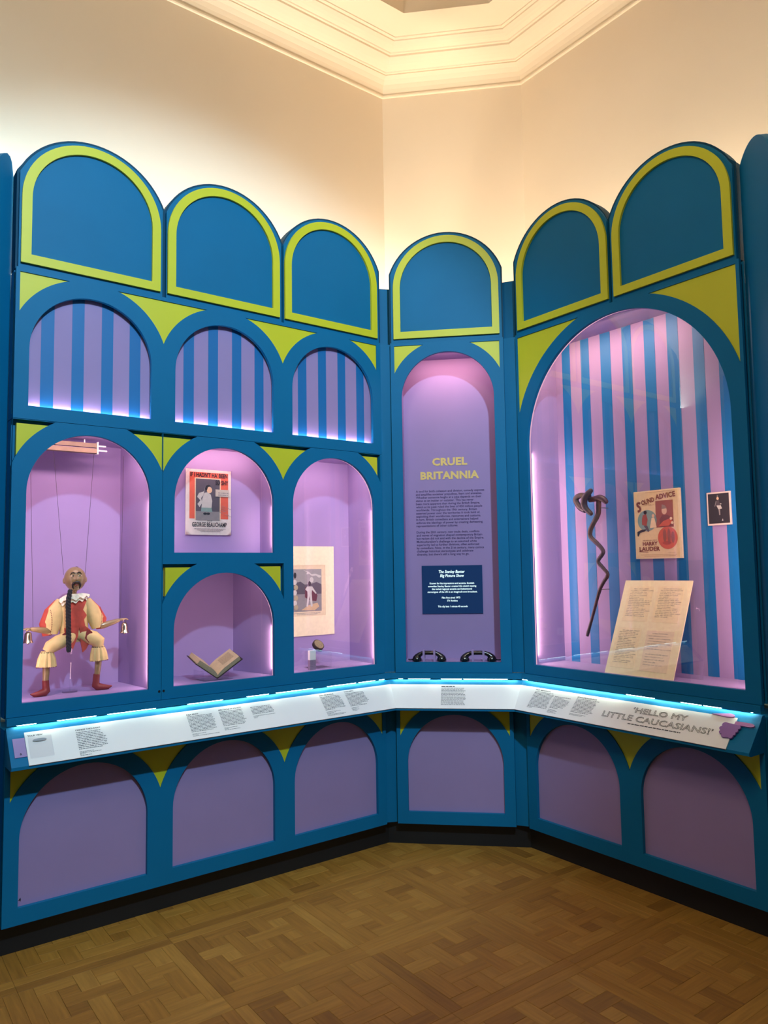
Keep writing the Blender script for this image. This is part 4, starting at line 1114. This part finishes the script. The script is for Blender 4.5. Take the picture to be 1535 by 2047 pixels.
T.part('shaft', M().tube(p, rr, 12), Mst, smooth=True)
A_ = [(-2.5754, .4116, -.03), (-2.5895, .3972, -.035), (-2.6123, .3744, -.035), (-2.6235, .3460, -.03), (-2.6148, .3183, -.028), (-2.5836, .2869, -.025)]
p = smooth_path([(u, o+d, z) for u, z, d in A_], 4); n_ = len(p)
kn = M().tube(p, [.0130+.006*sin(pi*i/(n_-1)) for i in range(n_)], 12); kn.ball(p[0], .0135, 12, 8); kn.ball(p[-1], .0125, 12, 8)
B_ = [(-2.6000, .3850, -.01), (-2.6418, .3928, 0), (-2.6780, .3937, 0), (-2.7014, .3751, 0), (-2.6831, .3416, -.005), (-2.6561, .3191, -.012), (-2.6234, .3060, -.02)]
p = smooth_path([(u, o+d, z) for u, z, d in B_], 4); n_ = len(p)
kn.tube(p, [.0135+.003*sin(pi*i/(n_-1)) for i in range(n_)], 12)
C_ = [(-2.6050, .3640, -.01), (-2.5637, .3690, 0), (-2.5370, .3703, 0), (-2.5162, .3619, 0), (-2.5040, .3480, .004)]
p = smooth_path([(u, o+d, z) for u, z, d in C_], 4); n_ = len(p)
kn.tube(p, [.014+.004*sin(pi*i/(n_-1)) for i in range(n_)], 12); kn.ball(p[-1], .014, 12, 8)
T.part('root_handle', kn, Mst, smooth=True)
T.part('wall_pin', M().tube([(-2.5500, .20, .318), (-2.5500, .2845, .318)], .002, 6), M_BRASS)
T.part('wall_pin', M().tube([(-2.560, .20, -.130), (-2.560, .2845, -.130)], .002, 6), M_BRASS)

def sheet_sound():
    T = Thing('sheet_music', 'cream sheet music cover with sepia portrait, hung on striped back of right case', 'print', 2, -2.237, .28, .033)
    pl = wallp(.268)
    T.part('mount', M().pbox(pl, -2.3720, -2.1040, .0325, .3900, -.014, -.0005), flatmat('cream_mount', 240, 222, 178))
    T.part('paper', M().pbox(pl, -2.3680, -2.1160, .0380, .3850, -.0005, .0006), flatmat('aged_cream_paper', 232, 206, 156))
    def lay(nm, poly, m, h): T.part(nm, M().prism([poly], h-.0002, h+.0002, pl), m)
    lay('portrait_panel', rect(-2.2430, -2.1430, .1930, .3320), K_BROWN, .0012)
    lay('portrait', [(-2.218, .195), (-2.222, .235), (-2.205, .256), (-2.175, .256), (-2.150, .236), (-2.146, .195)], flatmat('sepia_coat', 118, 62, 46), .0018)
    lay('portrait', circle(-2.1930, .2790, .0150, .0200, 16), K_SKIN, .0022)
    lay('portrait', [(-2.208, .288), (-2.205, .312), (-2.188, .306), (-2.178, .290)], flatmat('sepia_cap', 150, 130, 108), .0026)
    lay('portrait', [(-2.232, .198), (-2.20, .225), (-2.165, .236), (-2.146, .222), (-2.17, .200)], K_RED, .0026)
    for x, y in ((-2.156, .236), (-2.150, .214)): lay('flower', circle(x, y, .0075, .0075, 9), K_CREAM, .0030)
    lay('round_vignette', circle(-2.2950, .2330, .0570, .0560, 32), K_TEAL, .0012)
    lay('dancer', [(-2.320, .262), (-2.300, .268), (-2.292, .238), (-2.300, .205), (-2.326, .212), (-2.326, .238)], flatmat('russet_coat', 160, 76, 58), .0018)
    lay('dancer', circle(-2.305, .276, .010, .010, 12), K_DARK, .0022)
    lay('dancer', [(-2.318, .208), (-2.296, .206), (-2.284, .178), (-2.292, .172)], K_DGREY, .0018)
    lay('dancer', [(-2.268, .246), (-2.252, .246), (-2.240, .196), (-2.280, .192)], K_CREAM, .0022)
    lay('dancer', circle(-2.258, .256, .008, .010, 12), K_SKIN, .0024)
    lay('cat', [(-2.356, .176), (-2.330, .186), (-2.300, .188), (-2.312, .176), (-2.340, .170), (-2.352, .150), (-2.356, .154)], K_DARK, .0022)
    lay('red_globe', circle(-2.1800, .1380, .0560, .0580, 32), K_RED, .0014)
    for x, y, a, b in ((-2.196, .150, .010, .034), (-2.172, .146, .009, .040), (-2.150, .140, .010, .030), (-2.185, .112, .026, .010)):
        lay('globe_figure', circle(x, y, a, b, 12), K_BROWN if a < .02 else flatmat('globe_shade', 176, 76, 50), .0020)
    t = M()
    # swelling capital S, then the arched title
    pS = smooth_path([(-2.3330, .325, 0), (-2.346, .330, 0), (-2.352, .318, 0), (-2.336, .305, 0), (-2.334, .290, 0), (-2.350, .284, 0)], 5)
    L = [(q.x, q.y) for q in pS]
    for (ax_, ay), (bx, by) in zip(L, L[1:]):
        d = Vector((bx-ax_, by-ay, 0)).normalized()*.0062; nn = (-d.y, d.x)
        t.poly([(ax_+nn[0], ay+nn[1]), (ax_-nn[0], ay-nn[1]), (bx-nn[0], by-nn[1]), (bx+nn[0], by+nn[1])], .0016, pl)
    pt = Plane(pl.p(-2.3240, .3160), (1, 0, .20), (-.20, 0, 1), (0, -1, 0))
    text(t, 'OUND', pt, 0, 0, width=.0780, size=.0340, bold=.035, h=.0016)
    pt = Plane(pl.p(-2.2400, .3390), (1, 0, .09), (-.09, 0, 1), (0, -1, 0))
    text(t, 'ADVICE', pt, 0, 0, width=.1140, size=.0360, bold=.035, h=.0030)
    text(t, 'HARRY', pl, -2.3270, .1020, width=.0880, size=.0270, bold=.04, h=.0016)
    text(t, 'LAUDER', pl, -2.3480, .0740, width=.1220, size=.0290, bold=.04, h=.0016)
    t.poly([(-2.349, .069), (-2.296, .066), (-2.296, .069), (-2.349, .073)], .0016, pl)
    T.part('lettering', t, flatmat('brown_ink', 128, 62, 44))
    t = M(); greek(t, pl, -2.326, -2.242, .127, .0030, .0016); scribble(t, pl, -2.312, -2.255, .312, .005, .0016); greek(t, pl, -2.31, -2.28, .318, .003, .0016)
    for yy, a, b in ((.052, -2.34, -2.13), (.045, -2.32, -2.14), (.062, -2.18, -2.14), (.379, -2.30, -2.13)): greek(t, pl, a, b, yy, .0014, .0016)
    T.part('small_print', t, flatmat('faded_brown_ink', 160, 120, 88))
sheet_sound()
def photo():
    T = Thing('photograph', 'small dark photograph of a performer in white border, upper right of case', 'photograph', 2, -1.905, .28, .189)
    pl = wallp(.276)
    T.part('mount', M().pbox(pl, -1.9650, -1.8445, .1880, .3495, -.0075, 0), flatmat('photo_border', 222, 208, 196))
    T.part('image', M().pbox(pl, -1.9575, -1.8520, .1965, .3420, 0, .0006), flatmat('dark_photo', 40, 38, 48))
    def lay(nm, poly, m, h): T.part(nm, M().prism([poly], h-.0002, h+.0002, pl), m)
    lay('performer', circle(-1.9080, .3180, .0058, .0075, 14), K_SKIN, .0012)
    lay('performer', [(-1.914, .309), (-1.902, .309), (-1.896, .286), (-1.916, .284)], flatmat('dark_jacket', 78, 72, 80), .0012)
    lay('performer', [(-1.916, .284), (-1.894, .284), (-1.888, .268), (-1.906, .264)], K_LGREY, .0014)
    lay('performer', [(-1.914, .304), (-1.922, .280), (-1.926, .278), (-1.918, .306)], K_MGREY, .0014)
    lay('performer', [(-1.906, .266), (-1.898, .266), (-1.898, .236), (-1.904, .236)], K_MGREY, .0014)
    lay('performer', circle(-1.893, .2905, .0035, .003, 10), K_LGREY, .0016)
    lay('footlight', [(-1.892, .208), (-1.884, .208), (-1.887, .219)], K_LGREY, .0012)
    lay('performer', [(-1.912, .326), (-1.904, .328), (-1.910, .336)], K_MGREY, .0014)
photo()
def letters():
    B, Tt = Vector((0, .032, LBOT)), Vector((0, .243, -.0805))
    Y = Tt-B; Hh = Y.length; N = Vector((0, -Y.z, Y.y)).normalized()
    pl = Plane((-2.424, B.y, B.z), (1, 0, 0), Y, N); Wd = .386
    T = Thing('letter_board', 'cream backing board with four handwritten pages leaning in right case', 'document', 2, -2.232, .05, LBOT)
    T.part('board', M().pbox(pl, 0, Wd, 0, Hh, -.006, 0), flatmat('cream_board', 255, 242, 196))
    ink = flatmat('pencil_writing', 96, 88, 84); pg = flatmat('letter_paper', 252, 236, 188); pg2 = flatmat('letter_paper_grey', 246, 228, 192)
    rnd = random.Random(5)
    for i, (x0, x1, y0, y1, lines, m_) in enumerate(((.032, .178, .285, .478, 17, pg), (.205, .350, .285, .480, 18, pg), (.020, .160, .035, .248, 20, pg), (.195, .345, .030, .240, 13, pg2))):
        a = T.part('letter_page', M().pbox(pl, x0, x1, y0, y1, 0, .0008), m_)
        t = M(); y = y1-.016; dy = (y1-y0-.034)/lines
        for k in range(lines):
            if i == 3 and k in (7, ): y -= dy; continue
            s_ = x0+.012+(.02 if k == 0 else rnd.uniform(0, .006)); e = x1-.014-rnd.uniform(0, .03)-(.05 if k % 6 == 5 else 0)
            scribble(t, pl, s_, e, y, .0040, .0012, rnd); y -= dy
        T.part('handwriting', t, ink, a)
letters()
T = Thing('clear_easel', 'thin clear acrylic sheet propped behind the letter board', 'stand', 2, -2.0, .10, LBOT)
T.part('sheet', M().add([(-2.19, .262, .02), (-1.955, .262, .02), (-1.955, .150, LBOT), (-2.19, .150, LBOT), (-2.19, .265, .02), (-1.955, .265, .02), (-1.955, .153, LBOT), (-2.19, .153, LBOT)],
       [(0, 1, 2, 3), (4, 7, 6, 5), (0, 4, 5, 1), (1, 5, 6, 2), (2, 6, 7, 3), (3, 7, 4, 0)]), M_ACRYL)

# ------------------------------------------------------------------ screen and telephone handsets in the niche
T = Thing('video_screen', 'small dark blue video screen with white caption in the text niche', 'screen', 1, -.2205, .20, -.2755)
pl = wallp(.2000)
T.part('display', M().pbox(pl, -.4035, -.0375, -.2755, .0155, -.0050, 0), mat('dark_screen', srgb(24, 40, 72), .12, noise=0, emit=srgb(30, 62, 110), estr=.35))
M_SCR = emission('screen_white', (.72, .98, 1.0, 1), 1.1)
for s_, y, x0, x1, sz, sh in (('The Stanley Baxter', -.0300, -.3004, -.1422, .0245, .2), ('Big Picture Show', -.0545, -.2922, -.1470, .0245, .2), ('Known for his impressions and accents, Scottish', -.0970, -.3563, -.0878, .0150, 0), ('comedian Stanley Baxter created this sketch teasing', -.1145, -.3676, -.0754, .0150, 0),
                      ('the varied regional accents and behavioural', -.1315, -.3440, -.1020, .0150, 0), ('stereotypes of the UK in an imagined news broadcast.', -.1490, -.3704, -.0698, .0150, 0), ('Film first aired 1973', -.1840, -.2841, -.1737, .0150, 0), ('ITV Archive', -.2025, -.2520, -.1893, .0150, 0), ('This clip lasts 1 minute 40 seconds', -.2370, -.3090, -.1298, .0150, 0)):
    t = M(); text(t, s_, pl, (x0+x1)/2, y, width=x1-x0, size=sz, align='C', bold=.018, shear=sh, h=.0008)
    T.part('caption_line', t, M_SCR, label='glowing white caption')
Mph = mat('black_bakelite', srgb(18, 20, 24), .22, noise=0, coat=.5)
def handset(u0, u1, label, cord_side):
    o = .045; zb = -.541; c = (u0+u1)/2; L = (u1-u0)/2
    T = Thing('telephone_handset', label, 'telephone', 1, c, o, zb, 'telephone handsets on the niche sill')
    p = smooth_path([(c-L+.030, o, zb+.026), (c-L+.048, o, zb+.041), (c-.03, o, zb+.048), (c+.03, o, zb+.048), (c+L-.048, o, zb+.041), (c+L-.030, o, zb+.026)], 4)
    T.part('grip', M().tube(p, [.019, .018, .0165, .015, .0138]+[.0125]*(len(p)-10)+[.0138, .015, .0165, .018, .019], 12), Mph, smooth=True)
    for s_, nm in ((-1, 'earpiece'), (1, 'mouthpiece')):
        x = c+s_*(L-.028)
        T.part(nm, M().lathe((x, o, zb), [(.026, 0), (.0285, .003), (.0275, .014), (.022, .026), (.013, .036), (.004, .040)], (s_*.12, 0, 1), 22), Mph, smooth=True)
    mb = M(); x = c+cord_side*(L-.004)
    pts = [(x+cord_side*(.0016*k), o+.004*sin(k*1.6), zb+.009+.004*cos(k*1.6)) for k in range(18)]
    T.part('cord', mb.tube(pts, .0022, 6), Mph, smooth=True)
    for dx in (-.031, .031):
        mb = M(); x = c+dx
        mb.box(x-.006, x+.006, o-.021, o-.0165, zb, zb+.062); mb.box(x-.006, x+.006, o-.0210, o+.018, zb+.0620, zb+.066)
        mb.box(x-.006, x+.006, o+.014, o+.018, zb, zb+.0625)
        T.part('bracket', mb, M_LILAC, label='lilac holding bracket')
handset(-.4545, -.2560, 'black telephone handset at left end of the niche sill', -1)
handset(-.1770, .0330, 'black telephone handset at right end of the niche sill', 1)
